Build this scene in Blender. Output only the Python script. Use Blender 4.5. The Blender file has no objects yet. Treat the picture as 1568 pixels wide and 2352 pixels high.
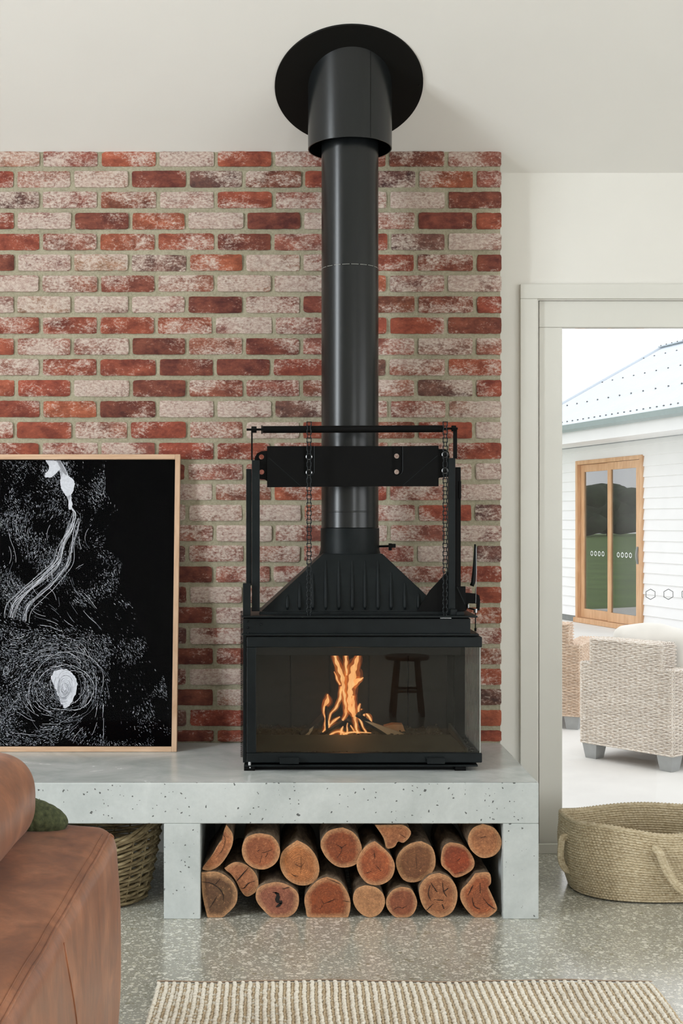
import bpy, bmesh, math, random
from mathutils import Vector, Matrix, noise
random.seed(7)
sc = bpy.context.scene
COL = sc.collection
PI = math.pi
# ------------------------------------------------------------------ camera
F, VX, VY, CH = 2900.0, 663.0, 1200.0, 1.397      # focal length in px, principal column and horizon row, lens height
cd = bpy.data.cameras.new('camera'); cam = bpy.data.objects.new('camera', cd); COL.objects.link(cam)
cam.location = (0, 0, CH); cam.rotation_euler = (PI/2, 0, 0)
cd.sensor_fit = 'HORIZONTAL'; cd.sensor_width = 24.0; cd.lens = 24.0*F/1568.0
cd.shift_x = (784-VX)/1568.0; cd.shift_y = (VY-1176)/1568.0
cd.clip_start = 0.05; cd.clip_end = 500
sc.camera = cam
# ------------------------------------------------------------------ sky, lights, exposure
w = bpy.data.worlds.new('overcast'); sc.world = w; w.use_nodes = True
wn = w.node_tree; wn.nodes.clear()
def wnode(t, **k):
    n = wn.nodes.new(t)
    for a, v in k.items(): setattr(n, a, v)
    return n
wo = wnode('ShaderNodeOutputWorld'); bg = wnode('ShaderNodeBackground'); tc = wnode('ShaderNodeTexCoord')
mp = wnode('ShaderNodeMapping'); mp.inputs['Scale'].default_value = (1, 1, 3.0)
nz = wnode('ShaderNodeTexNoise'); nz.inputs['Scale'].default_value = 2.4; nz.inputs['Detail'].default_value = 5
cr = wnode('ShaderNodeValToRGB')
cr.color_ramp.elements[0].position = .36; cr.color_ramp.elements[0].color = (.80, .85, .91, 1)
cr.color_ramp.elements[1].position = .56; cr.color_ramp.elements[1].color = (1, 1, 1, 1)
wn.links.new(tc.outputs['Generated'], mp.inputs[0]); wn.links.new(mp.outputs[0], nz.inputs['Vector'])
wn.links.new(nz.outputs[0], cr.inputs[0]); wn.links.new(cr.outputs[0], bg.inputs[0]); wn.links.new(bg.outputs[0], wo.inputs[0])
bg.inputs[1].default_value = 1.95
def area(name, loc, rot, sx, sy, power, col=(1, 1, 1)):
    l = bpy.data.lights.new(name, 'AREA'); l.shape = 'RECTANGLE'; l.size = sx; l.size_y = sy; l.energy = power; l.color = col
    o = bpy.data.objects.new(name, l); COL.objects.link(o); o.location = loc; o.rotation_euler = rot; return o
area('daylight_left_window', (-4.35, 1.75, 2.45), (0, -PI/2, 0), 4.3, 1.2, 400, (.88, .95, 1))
area('rear_fill_light', (2.62, -4.15, 1.3), (PI/2, 0, 0), 1.0, 2.4, 85, (.93, .97, 1))  # added fill from behind the camera
area('daylight_right_window', (3.95, 1.6, 1.35), (0, PI/2, 0), 2.3, 3.0, 60, (.94, .98, 1))
sc.view_settings.view_transform = 'Standard'; sc.view_settings.look = 'None'
sc.view_settings.exposure = -0.27; sc.view_settings.gamma = 1.0; sc.view_settings.use_curve_mapping = False

# ------------------------------------------------------------------ helpers
def s2l(c): return tuple(((x/255)/12.92 if x/255 <= .04045 else ((x/255+.055)/1.055)**2.4) for x in c)
class NT:
    def __init__(s, name):
        s.m = bpy.data.materials.new(name); s.m.use_nodes = True; s.t = s.m.node_tree; s.t.nodes.clear()
        s.out = s.n('ShaderNodeOutputMaterial')
    def n(s, t, **k):
        x = s.t.nodes.new(t)
        for a, v in k.items(): setattr(x, a, v)
        return x
    def l(s, a, b): s.t.links.new(a, b)
    def set(s, inp, v):
        if hasattr(v, 'is_linked') or isinstance(v, bpy.types.NodeSocket): s.l(v, inp)
        else:
            if isinstance(v, (tuple, list)) and len(v) == 3 and inp.type == 'RGBA': v = tuple(v)+(1,)
            inp.default_value = v
    def coord(s, scale=(1, 1, 1), rnd=0.0, which='Object', rot=(0, 0, 0)):
        c = s.n('ShaderNodeTexCoord'); m = s.n('ShaderNodeMapping'); m.inputs['Scale'].default_value = scale
        m.inputs['Rotation'].default_value = rot
        s.l(c.outputs[which], m.inputs[0])
        if rnd:
            o = s.n('ShaderNodeObjectInfo'); mm = s.n('ShaderNodeMath', operation='MULTIPLY'); mm.inputs[1].default_value = rnd
            s.l(o.outputs['Random'], mm.inputs[0]); a = s.n('ShaderNodeVectorMath', operation='ADD')
            s.l(m.outputs[0], a.inputs[0]); s.l(mm.outputs[0], a.inputs[1]); return a.outputs[0]
        return m.outputs[0]
    def noise(s, vec, scale, detail=4, rough=.55, dist=0):
        x = s.n('ShaderNodeTexNoise'); s.l(vec, x.inputs['Vector']); x.inputs['Scale'].default_value = scale
        x.inputs['Detail'].default_value = detail; x.inputs['Roughness'].default_value = rough; x.inputs['Distortion'].default_value = dist
        return x.outputs[0]
    def vor(s, vec, scale, feature='F1', out=0, rnd=1.0):
        x = s.n('ShaderNodeTexVoronoi', feature=feature); s.l(vec, x.inputs['Vector']); x.inputs['Scale'].default_value = scale
        x.inputs['Randomness'].default_value = rnd
        return x.outputs[out]
    def math(s, op, a, b=0.0, c=None, clamp=False):
        x = s.n('ShaderNodeMath', operation=op); x.use_clamp = clamp
        s.set(x.inputs[0], a); s.set(x.inputs[1], b)
        if c is not None: s.set(x.inputs[2], c)
        return x.outputs[0]
    def ramp(s, fac, p0, p1, c0=(0, 0, 0), c1=(1, 1, 1), mid=None):
        x = s.n('ShaderNodeValToRGB'); e = x.color_ramp.elements
        e[0].position = p0; e[0].color = tuple(c0)+(1,); e[1].position = p1; e[1].color = tuple(c1)+(1,)
        if mid: k = e.new(mid[0]); k.color = tuple(mid[1])+(1,)
        s.l(fac, x.inputs[0]); return x.outputs[0]
    def mix(s, fac, a, b, mode='MIX'):
        x = s.n('ShaderNodeMix', data_type='RGBA', blend_type=mode)
        s.set(x.inputs[0], fac); s.set(x.inputs[6], a); s.set(x.inputs[7], b); return x.outputs[2]
    def bump(s, h, strength=.3, dist=.002):
        x = s.n('ShaderNodeBump'); x.inputs['Strength'].default_value = strength; x.inputs['Distance'].default_value = dist
        s.l(h, x.inputs['Height']); return x.outputs[0]
    def pbr(s, col, rough=.5, metal=0.0, normal=None, coat=0.0, crough=.1, spec=None, sheen=0.0):
        b = s.n('ShaderNodeBsdfPrincipled'); s.set(b.inputs['Base Color'], col); s.set(b.inputs['Roughness'], rough)
        s.set(b.inputs['Metallic'], metal)
        if normal is not None: s.l(normal, b.inputs['Normal'])
        if coat: b.inputs['Coat Weight'].default_value = coat; b.inputs['Coat Roughness'].default_value = crough
        if spec is not None: b.inputs['Specular IOR Level'].default_value = spec
        if sheen: b.inputs['Sheen Weight'].default_value = sheen
        s.l(b.outputs[0], s.out.inputs[0]); return s.m
def plain(name, col, rough=.5, metal=0, var=.12, scale=20, bump=.1, **k):
    t = NT(name); v = t.coord(); n = t.noise(v, scale, 4)
    c = s2l(col); c2 = tuple(x*(1-var) for x in c); c3 = tuple(min(1, x*(1+var)) for x in c)
    return t.pbr(t.ramp(n, .3, .7, c2, c3), rough, metal, t.bump(n, bump, .002), **k)

# ---- materials
M = {}
M['paint'] = plain('wall_paint', (229, 226, 219), .75, var=.015, scale=3, bump=.03)
M['ceil'] = plain('ceiling_paint', (229, 226, 220), .8, var=.015, scale=2, bump=.03)
M['trim'] = plain('trim_paint', (218, 216, 208), .4, var=.01, scale=4, bump=.02)
def brick_mat():
    t = NT('recycled_brick'); o = t.n('ShaderNodeObjectInfo'); v = t.coord((1, 1, 1.6), rnd=60)
    n1 = t.noise(v, 13, 6, .66, .15); n2 = t.noise(v, 75, 4, .7); n3 = t.noise(v, 170, 3, .7); n0 = t.noise(v, 5.5, 2, .5)
    base = t.mix(t.ramp(n1, .35, .65), t.mix(.55, o.outputs['Color'], (.035, .014, .012), 'MIX'), t.mix(.18, o.outputs['Color'], (.75, .3, .17), 'MIX'))
    base = t.mix(.35, base, t.ramp(n2, .3, .7, (.35, .3, .3), (1.25, 1.15, 1.1)), 'MULTIPLY')
    q = t.math('ADD', t.math('MULTIPLY', n0, .8), t.math('ADD', t.math('MULTIPLY', n1, .55), t.math('MULTIPLY', n2, .65)))
    q = t.math('MULTIPLY', t.math('ADD', q, t.math('MULTIPLY', n3, .35)), 1.7)
    q = t.math('ADD', q, t.math('MULTIPLY', o.outputs['Alpha'], .62))
    mk = t.math('MULTIPLY', t.math('SUBTRACT', q, 2.21), 2.8, clamp=True)
    lime = t.mix(t.ramp(n2, .35, .65), (.37, .255, .215), (.66, .575, .50))
    c = t.mix(t.math('MULTIPLY', mk, .88), base, lime)
    pit = t.math('MULTIPLY', t.math('SUBTRACT', t.math('ADD', n3, t.math('MULTIPLY', n2, .5)), .97), 9, clamp=True)
    c = t.mix(t.math('MULTIPLY', pit, .65), c, (.05, .032, .026))
    h = t.math('ADD', t.math('MULTIPLY', n2, .6), t.math('MULTIPLY', n1, .5))
    return t.pbr(c, .9, normal=t.bump(h, .7, .006))
M['brick'] = brick_mat()
def mortar_mat():
    t = NT('lime_mortar'); v = t.coord(); n = t.noise(v, 5, 4); n2 = t.noise(v, 120, 4, .7)
    c = t.mix(.5, t.ramp(n, .3, .7, s2l((142, 136, 112)), s2l((176, 168, 145))), t.ramp(n2, .3, .7, s2l((126, 121, 98)), s2l((186, 178, 156))))
    return t.pbr(c, .95, normal=t.bump(n2, .5, .004))
M['mortar'] = mortar_mat()
def concrete(name, a, b, pores=True, rough=.35):
    t = NT(name); v = t.coord(); n = t.noise(v, 3.2, 8, .62, .6); n2 = t.noise(v, 60, 4, .7); n3 = t.noise(v, 1.2, 3)
    c = t.ramp(n, .3, .7, s2l(a), s2l(b)); c = t.mix(.25 if pores else .08, c, t.ramp(n2, .3, .7, (.8, .8, .8), (1.12, 1.12, 1.1)), 'MULTIPLY')
    if pores:
        vv = t.coord((1, 1, 1)); wob = t.n('ShaderNodeVectorMath', operation='ADD'); t.l(vv, wob.inputs[0])
        nn = t.n('ShaderNodeTexNoise'); nn.inputs['Scale'].default_value = 90; t.l(vv, nn.inputs['Vector'])
        sc_ = t.n('ShaderNodeVectorMath', operation='SCALE'); sc_.inputs['Scale'].default_value = .012; t.l(nn.outputs['Color'], sc_.inputs[0]); t.l(sc_.outputs[0], wob.inputs[1])
        x = t.n('ShaderNodeTexVoronoi'); t.l(wob.outputs[0], x.inputs['Vector']); x.inputs['Scale'].default_value = 70
        sep = t.n('ShaderNodeSeparateColor'); t.l(x.outputs['Color'], sep.inputs[0])
        dens = t.math('ADD', t.math('MULTIPLY', t.noise(v, 3.5, 2), .8), .42)
        pick = t.math('GREATER_THAN', sep.outputs[0], dens)
        siz = t.math('MULTIPLY', t.math('POWER', sep.outputs[1], 1.5), .52)
        p = t.math('MULTIPLY', pick, t.math('LESS_THAN', x.outputs['Distance'], siz))
        c = t.mix(t.math('MULTIPLY', p, .85), c, (.03, .032, .03))
    r = t.math('ADD', t.math('MULTIPLY', n2 if pores else n, .12), rough)
    return t.pbr(c, r, normal=t.bump(n2, .12, .002))
M['concrete'] = concrete('cast_concrete', (178, 184, 182), (208, 212, 210))
M['conc_top'] = concrete('troweled_concrete', (180, 187, 184), (226, 228, 227), False, .20)
def terrazzo():
    t = NT('polished_terrazzo'); v = t.coord((1, 1, 1))
    c = t.ramp(t.noise(v, 2.0, 6), .3, .7, s2l((160, 158, 146)), s2l((182, 180, 168)))
    c = t.mix(.3, c, t.ramp(t.noise(v, 130, 3, .7), .3, .7, (.7, .7, .7), (1.2, 1.2, 1.2)), 'MULTIPLY')
    for sc_, thr, lo in ((58, .62, .38), (100, .62, .30), (170, .55, .35)):
        x = t.n('ShaderNodeTexVoronoi'); t.l(v, x.inputs['Vector']); x.inputs['Scale'].default_value = sc_
        sep = t.n('ShaderNodeSeparateColor'); t.l(x.outputs['Color'], sep.inputs[0])
        p = t.math('MULTIPLY', t.math('GREATER_THAN', sep.outputs[0], lo), t.math('LESS_THAN', x.outputs['Distance'], t.math('MULTIPLY', sep.outputs[1], thr)))
        peb = t.ramp(sep.outputs[2], .05, .95, s2l((150, 146, 128)), s2l((238, 235, 224)), (.12, s2l((206, 201, 184))))
        c = t.mix(p, c, peb)
    return t.pbr(c, .2, normal=t.bump(t.noise(v, 9, 3), .03, .002), spec=.7, coat=.5, crough=.24)
M['floor'] = terrazzo()
M['steel'] = plain('black_enamelled_steel', (24, 28, 29), .40, .0, .22, 14, .06, spec=.12)
M['flue'] = plain('flue_black_steel', (20, 23, 24), .27, .0, .12, 5, .05, spec=.45)
M['darksteel'] = plain('matt_black_steel', (9, 9, 9), .5, .0, .15, 12, .05, spec=.1)
M['plate'] = plain('ceiling_plate_black', (12, 12, 10), .55, .0, .1, 6, .03, spec=.2)
M['weld'] = plain('chalk_seam', (172, 172, 164), .8)
M['chrome'] = plain('bright_steel', (150, 150, 150), .3, 1.0, .05)
M['soot'] = plain('sooty_iron', (20, 19, 17), .75, 0, .4, 25, .3)
M['firebrick'] = plain('fire_apron', (62, 60, 48), .55, 0, .25, 14, .15)
M['ash'] = plain('grey_ash', (70, 66, 56), .95, 0, .6, 90, .8)
M['char'] = plain('charred_wood', (24, 19, 17), .8, 0, .5, 60, .8)
def wood(name, a, b, sc_=(6, 6, 60), rough=.5):
    t = NT(name); v = t.coord(sc_); n = t.noise(v, 1.0, 5, .6, .6)
    return t.pbr(t.ramp(n, .3, .7, s2l(a), s2l(b)), rough, normal=t.bump(n, .2, .001))
M['oak'] = wood('oak_frame', (190, 152, 120), (214, 180, 150), (30, 30, 6))
M['oakh'] = wood('oak_frame_horizontal', (190, 152, 120), (214, 180, 150), (5, 30, 60))
M['cedar'] = wood('cedar_window', (190, 140, 92), (216, 172, 128), (20, 20, 3))
M['pale'] = wood('pale_split_wood', (190, 160, 120), (222, 196, 160), (10, 10, 30))
M['stoolw'] = wood('dark_stool_wood', (80, 50, 34), (110, 74, 50), (10, 10, 10))
M['print'] = plain('black_print', (4, 4, 5), .9, 0, .1, 4, 0, spec=.0)
M['white_ink'] = plain('white_ink', (208, 210, 218), .8, 0, .12, 120, 0)
M['grey_ink'] = plain('grey_ink', (120, 124, 134), .8, 0, .2, 120, 0)
def glass(name, tint=(1, 1, 1), refl=1.0, rough=0.0):
    t = NT(name); tr = t.n('ShaderNodeBsdfTransparent'); tr.inputs[0].default_value = tuple(tint)+(1,)
    gl = t.n('ShaderNodeBsdfGlossy'); gl.inputs['Roughness'].default_value = rough
    fr = t.n('ShaderNodeFresnel'); fr.inputs[0].default_value = 1.5
    mx = t.n('ShaderNodeMixShader'); t.l(t.math('MULTIPLY', fr.outputs[0], refl, clamp=True), mx.inputs[0])
    t.l(tr.outputs[0], mx.inputs[1]); t.l(gl.outputs[0], mx.inputs[2]); t.l(mx.outputs[0], t.out.inputs[0]); return t.m
M['glass'] = glass('clear_glass'); M['artglass'] = glass('picture_glass', refl=.10)
M['stoveglass'] = glass('stove_glass', (.82, .82, .80), .7)
def haze_glass():
    t = NT('ashy_side_glass'); tr = t.n('ShaderNodeBsdfTransparent'); tr.inputs[0].default_value = (.75, .77, .76, 1)
    d = t.n('ShaderNodeBsdfDiffuse'); d.inputs[0].default_value = (.42, .44, .43, 1)
    tl = t.n('ShaderNodeBsdfTranslucent'); tl.inputs[0].default_value = (.42, .44, .43, 1)
    g = t.n('ShaderNodeBsdfGlossy'); g.inputs['Roughness'].default_value = .05
    n = t.noise(t.coord((1, 3, .8)), 7, 5, .65, .5)
    ad = t.n('ShaderNodeMixShader'); ad.inputs[0].default_value = .5; t.l(d.outputs[0], ad.inputs[1]); t.l(tl.outputs[0], ad.inputs[2])
    m1 = t.n('ShaderNodeMixShader'); t.l(t.ramp(n, .3, .7, (.25,)*3, (.6,)*3), m1.inputs[0]); t.l(tr.outputs[0], m1.inputs[1]); t.l(ad.outputs[0], m1.inputs[2])
    m2 = t.n('ShaderNodeMixShader'); m2.inputs[0].default_value = .10; t.l(m1.outputs[0], m2.inputs[1]); t.l(g.outputs[0], m2.inputs[2])
    t.l(m2.outputs[0], t.out.inputs[0]); return t.m
M['sideglass'] = haze_glass()
M['winglass'] = glass('house_window_glass', (.62, .66, .66), 4.0)
def leather():
    t = NT('tan_leather'); v = t.coord((2.0, 2.0, 2.0)); n = t.noise(v, 2.2, 7, .62, 1.2); v2 = t.coord((9, 9, 3), rot=(.4, .2, .5)); n2 = t.noise(v2, 3, 5, .6, .8)
    n3 = t.noise(t.coord(), 260, 3, .6)
    c = t.ramp(n, .28, .72, s2l((112, 62, 34)), s2l((182, 122, 86)), (.5, s2l((146, 90, 56))))
    c = t.mix(.5, c, t.ramp(n2, .3, .7, (.6, .56, .52), (1.4, 1.36, 1.34)), 'MULTIPLY')
    return t.pbr(c, t.math('ADD', t.math('MULTIPLY', n, .2), .30), normal=t.bump(t.math('ADD', t.math('MULTIPLY', n3, .3), n2), .14, .003), spec=.55, sheen=.15)
M['leather'] = leather()
def knit():
    t = NT('green_knit'); v = t.coord(); n = t.noise(v, 90, 3)
    return t.pbr(t.ramp(n, .3, .7, s2l((50, 56, 34)), s2l((88, 94, 62))), .95, normal=t.bump(n, .5, .003))
M['knit'] = knit()
def cane(name, cols, sc_=30):
    t = NT(name); v = t.coord((1, 1, 3)); n = t.noise(v, sc_, 3, .6); n2 = t.noise(v, 5, 3)
    c = t.ramp(n, .28, .72, s2l(cols[0]), s2l(cols[2]), (.5, s2l(cols[1])))
    c = t.mix(.4, c, t.ramp(n2, .3, .7, (.75, .72, .7), (1.15, 1.15, 1.15)), 'MULTIPLY')
    return t.pbr(c, .7, normal=t.bump(n, .2, .002))
M['willow'] = cane('grey_willow', ((92, 76, 50), (140, 122, 88), (178, 162, 126)))
M['jute'] = cane('natural_jute', ((158, 138, 106), (200, 184, 152), (222, 210, 184)), 70)
M['rattan'] = cane('whitewashed_rattan', ((178, 156, 136), (222, 212, 200), (242, 237, 230)), 60)
M['rattan_b'] = cane('tan_rattan', ((180, 146, 118), (214, 188, 164), (238, 224, 208)), 60)
M['cream_yarn'] = cane('cream_wool', ((230, 220, 200), (242, 236, 222), (250, 246, 236)), 80)
M['tan_yarn'] = cane('tan_wool', ((190, 166, 132), (214, 194, 164), (232, 218, 192)), 80)
M['hem'] = cane('rug_hem', ((150, 126, 104), (172, 148, 126), (190, 168, 146)), 150)
M['canvas'] = plain('canvas_cushion', (226, 222, 214), .9, 0, .05, 8, .2)
M['greypaint'] = plain('weathered_grey_foot', (150, 152, 152), .7, 0, .1, 14, .1)
M['board'] = plain('white_weatherboard', (236, 236, 236), .6, 0, .02, 5, .02)
M['dado'] = plain('grey_subframe', (120, 124, 122), .8)
M['roof'] = plain('pale_zinc_roof', (214, 222, 230), .45, .0, .03, 2, .02)
M['gutter'] = plain('grey_gutter', (150, 164, 166), .4, 0, .05)
M['patio'] = plain('white_patio_concrete', (226, 224, 219), .8, 0, .06, 2.2, .05)
M['grass'] = plain('green_paddock', (96, 124, 62), .95, 0, .25, .6, .2)
M['foliage'] = plain('dark_tree_foliage', (52, 66, 48), .95, 0, .4, 2, .5)
M['ink'] = plain('decal_grey', (96, 100, 102), .6)
M['decalw'] = plain('decal_white', (235, 238, 238), .6)
def bark_mat():
    t = NT('bark'); v = t.coord((1, .35, 1), rnd=30); n = t.noise(v, 40, 6, .7, .6); n2 = t.noise(v, 7, 3)
    c = t.ramp(n, .3, .72, s2l((66, 52, 42)), s2l((168, 148, 124)), (.5, s2l((122, 102, 82))))
    c = t.mix(.6, c, t.ramp(n2, .35, .65, (.5, .46, .42), (1.2, 1.15, 1.1)), 'MULTIPLY')
    return t.pbr(c, .95, normal=t.bump(n, .8, .006))
M['bark'] = bark_mat()
def endgrain():
    t = NT('end_grain'); o = t.n('ShaderNodeObjectInfo')
    c0 = t.n('ShaderNodeTexCoord'); uv = c0.outputs['UV']; mp_ = t.n('ShaderNodeMapping'); t.l(uv, mp_.inputs[0])
    off = t.n('ShaderNodeVectorMath', operation='ADD'); nn = t.n('ShaderNodeTexNoise'); nn.inputs['Scale'].default_value = 2.2; t.l(mp_.outputs[0], nn.inputs['Vector'])
    sc_ = t.n('ShaderNodeVectorMath', operation='SCALE'); sc_.inputs['Scale'].default_value = .28; t.l(nn.outputs['Color'], sc_.inputs[0]); t.l(mp_.outputs[0], off.inputs[0]); t.l(sc_.outputs[0], off.inputs[1])
    ln = t.n('ShaderNodeVectorMath', operation='LENGTH')
    su = t.n('ShaderNodeVectorMath', operation='SUBTRACT'); su.inputs[1].default_value = (.14, .14, .14); t.l(off.outputs[0], su.inputs[0]); t.l(su.outputs[0], ln.inputs[0])
    r = ln.outputs['Value']
    rings = t.math('ADD', t.math('MULTIPLY', t.math('SINE', t.math('MULTIPLY', r, 78)), .5), .5)
    v = t.coord((1, 1, 1), rnd=30); n = t.noise(v, 16, 5, .6, .5); n2 = t.noise(v, 130, 4, .75)
    edge = t.ramp(r, .72, .98, (0, 0, 0), (1, 1, 1))
    heart = o.outputs['Color']
    c = t.mix(t.ramp(n, .35, .65), t.mix(.5, heart, (.10, .035, .02)), heart)
    c = t.mix(t.math('MULTIPLY', rings, .38), c, (.10, .04, .02))
    c = t.mix(t.math('MULTIPLY', edge, .8), c, s2l((196, 150, 108)))
    c = t.mix(.55, c, t.ramp(n2, .3, .7, (.34, .29, .26), (1.6, 1.55, 1.5)), 'MULTIPLY')
    c = t.mix(t.math('MULTIPLY', t.math('SUBTRACT', n2, .60), 5, clamp=True), c, s2l((214, 160, 110)))
    return t.pbr(c, .85, normal=t.bump(t.math('ADD', t.math('MULTIPLY', n2, .5), t.math('MULTIPLY', rings, .3)), .5, .003))
M['grain'] = endgrain()
M['crack'] = plain('dark_crack', (20, 14, 11), .9)
def flame(name, c1, c2, strength, alpha):
    t = NT(name); v = t.coord((1, 1, .35)); n = t.noise(v, 40, 3, .6, .4)
    e = t.n('ShaderNodeEmission'); t.l(t.ramp(n, .3, .7, c1, c2), e.inputs[0]); e.inputs[1].default_value = strength
    if name == 'flame_outer':
        ad = t.n('ShaderNodeAddShader'); tr = t.n('ShaderNodeBsdfTransparent'); t.l(tr.outputs[0], ad.inputs[0]); t.l(e.outputs[0], ad.inputs[1]); t.l(ad.outputs[0], t.out.inputs[0]); return t.m
    tr = t.n('ShaderNodeBsdfTransparent'); mx = t.n('ShaderNodeMixShader')
    t.l(t.ramp(n, .3, .65, (alpha[0],)*3, (alpha[1],)*3), mx.inputs[0]); t.l(tr.outputs[0], mx.inputs[1]); t.l(e.outputs[0], mx.inputs[2])
    t.l(mx.outputs[0], t.out.inputs[0]); return t.m
M['flame_o'] = flame('flame_outer', (.55, .09, .01), (1.0, .30, .06), .26, (.15, .65))
M['flame_v'] = flame('flame_outer', (.5, .07, .01), (1.0, .25, .05), .10, (0, 0))
M['flame_i'] = flame('flame_core', (1.0, .42, .13), (1.0, .62, .27), 1.45, (.65, .95))

# ---- geometry
class G:
    def __init__(s): s.v = []; s.f = []; s.mi = []; s.uv = {}
    def add(s, vs, fs, mi=0):
        k = len(s.v); s.v += [tuple(p) for p in vs]; s.f += [tuple(i+k for i in f) for f in fs]; s.mi += [mi]*len(fs)
    def box(s, x0, x1, y0, y1, z0, z1, mi=0):
        s.add([(x0, y0, z0), (x1, y0, z0), (x1, y1, z0), (x0, y1, z0), (x0, y0, z1), (x1, y0, z1), (x1, y1, z1), (x0, y1, z1)],
              [(0, 3, 2, 1), (4, 5, 6, 7), (0, 1, 5, 4), (1, 2, 6, 5), (2, 3, 7, 6), (3, 0, 4, 7)], mi)
    def bar(s, a, b, w, h, up=(0, 0, 1), mi=0):
        a = Vector(a); b = Vector(b); d = (b-a).normalized(); u = Vector(up)
        if abs(d.dot(u)) > .98: u = Vector((0, 1, 0))
        r = d.cross(u).normalized(); u = r.cross(d).normalized(); vs = []
        for p in (a, b):
            for i, j in ((-1, -1), (1, -1), (1, 1), (-1, 1)): vs.append(p+r*(i*w/2)+u*(j*h/2))
        s.add(vs, [(0, 1, 2, 3), (7, 6, 5, 4), (0, 4, 5, 1), (1, 5, 6, 2), (2, 6, 7, 3), (3, 7, 4, 0)], mi)
    def prism(s, pts, y0, y1, mi=0):          # polygon in XZ extruded along Y
        n = len(pts); s.add([(x, y0, z) for x, z in pts]+[(x, y1, z) for x, z in pts],
              [tuple(range(n)), tuple(range(2*n-1, n-1, -1))]+[(i, i+n, (i+1) % n+n, (i+1) % n) for i in range(n)], mi)
    def tube(s, path, r, seg=10, cap=True, flat=1.0, mi=0):
        P = [Vector(p) for p in path]; n = len(P); R = r if isinstance(r, (list, tuple)) else [r]*n
        ref = None; vs = []
        for i in range(n):
            d = (P[min(i+1, n-1)]-P[max(i-1, 0)]).normalized()
            if ref is None:
                ref = Vector((0, 1, 0)) if abs(d.y) < .9 else Vector((1, 0, 0))
            ref = (ref-d*ref.dot(d)).normalized(); o = d.cross(ref)
            for k in range(seg):
                a = 2*PI*k/seg; vs.append(P[i]+ref*(math.cos(a)*R[i]*flat)+o*(math.sin(a)*R[i]))
        fs = [(i*seg+k, i*seg+(k+1) % seg, (i+1)*seg+(k+1) % seg, (i+1)*seg+k) for i in range(n-1) for k in range(seg)]
        if cap: fs += [tuple(range(seg-1, -1, -1)), tuple((n-1)*seg+k for k in range(seg))]
        s.add(vs, fs, mi)
    def lathe(s, c, prof, seg=48, sx=1, sy=1, mi=0, close=False):
        n = len(prof); vs = [(c[0]+r*math.cos(2*PI*k/seg)*sx, c[1]+r*math.sin(2*PI*k/seg)*sy, c[2]+z) for r, z in prof for k in range(seg)]
        fs = [(i*seg+k, i*seg+(k+1) % seg, (i+1)*seg+(k+1) % seg, (i+1)*seg+k) for i in range(n-1) for k in range(seg)]
        if close: fs += [((n-1)*seg+k, (n-1)*seg+(k+1) % seg, (k+1) % seg, k) for k in range(seg)]
        s.add(vs, fs, mi)
    def blob(s, c, rx, ry, rz, rot=0, seg=6, rings=4, mi=0):
        vs = [(0, 0, rz)]; 
        for i in range(1, rings):
            th = PI*i/rings
            for k in range(seg): a = 2*PI*k/seg; vs.append((rx*math.sin(th)*math.cos(a), ry*math.sin(th)*math.sin(a), rz*math.cos(th)))
        vs.append((0, 0, -rz)); cr_, sr = math.cos(rot), math.sin(rot)
        vs = [(c[0]+x*cr_-y*sr, c[1]+x*sr+y*cr_, c[2]+z) for x, y, z in vs]
        fs = [(0, 1+k, 1+(k+1) % seg) for k in range(seg)]
        for i in range(rings-2):
            for k in range(seg): a = 1+i*seg; fs.append((a+k, a+seg+k, a+seg+(k+1) % seg, a+(k+1) % seg))
        e = len(vs)-1; a = 1+(rings-2)*seg; fs += [(e, a+(k+1) % seg, a+k) for k in range(seg)]
        s.add(vs, fs, mi)
    def grid(s, fn, nu, nv, mi=0, wrapu=False):
        vs = [fn(i/nu, j/nv) for j in range(nv+1) for i in range(nu if wrapu else nu+1)]
        W_ = nu if wrapu else nu+1
        fs = [(j*W_+i, j*W_+(i+1) % W_, (j+1)*W_+(i+1) % W_, (j+1)*W_+i) for j in range(nv) for i in range(nu)]
        s.add(vs, fs, mi)
    def rbox(s, c, half, r, n=10, puff=0.0, mi=0, warp=None):
        c = Vector(c); half = Vector(half); inner = Vector([max(h-r, 0) for h in half])
        for ax in range(3):
            for sg in (-1, 1):
                def fn(u, v, ax=ax, sg=sg):
                    q = [0, 0, 0]; q[ax] = sg; a, b = [(1, 2), (2, 0), (0, 1)][ax]
                    if sg < 0: u = 1-u
                    q[a], q[b] = (math.sin((2*u-1)*PI/2), math.sin((2*v-1)*PI/2)) if n >= 24 else (2*u-1, 2*v-1)
                    p = Vector([q[i]*half[i] for i in range(3)])
                    k = Vector([max(-inner[i], min(inner[i], p[i])) for i in range(3)]); d = p-k
                    if d.length > 1e-9: p = k+d.normalized()*r
                    if puff:
                        for i in range(3):
                            a_, b_ = [(1, 2), (2, 0), (0, 1)][i]
                            p[i] += puff*(p[i]/half[i])*(1-(p[a_]/half[a_])**2)*(1-(p[b_]/half[b_])**2)
                    p = p+c
                    return warp(p) if warp else p
                s.grid(fn, n, n, mi)
WO = {}
def world_origin(o): return WO.get(o.name, Vector((0, 0, 0))) if o else Vector((0, 0, 0))
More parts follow.
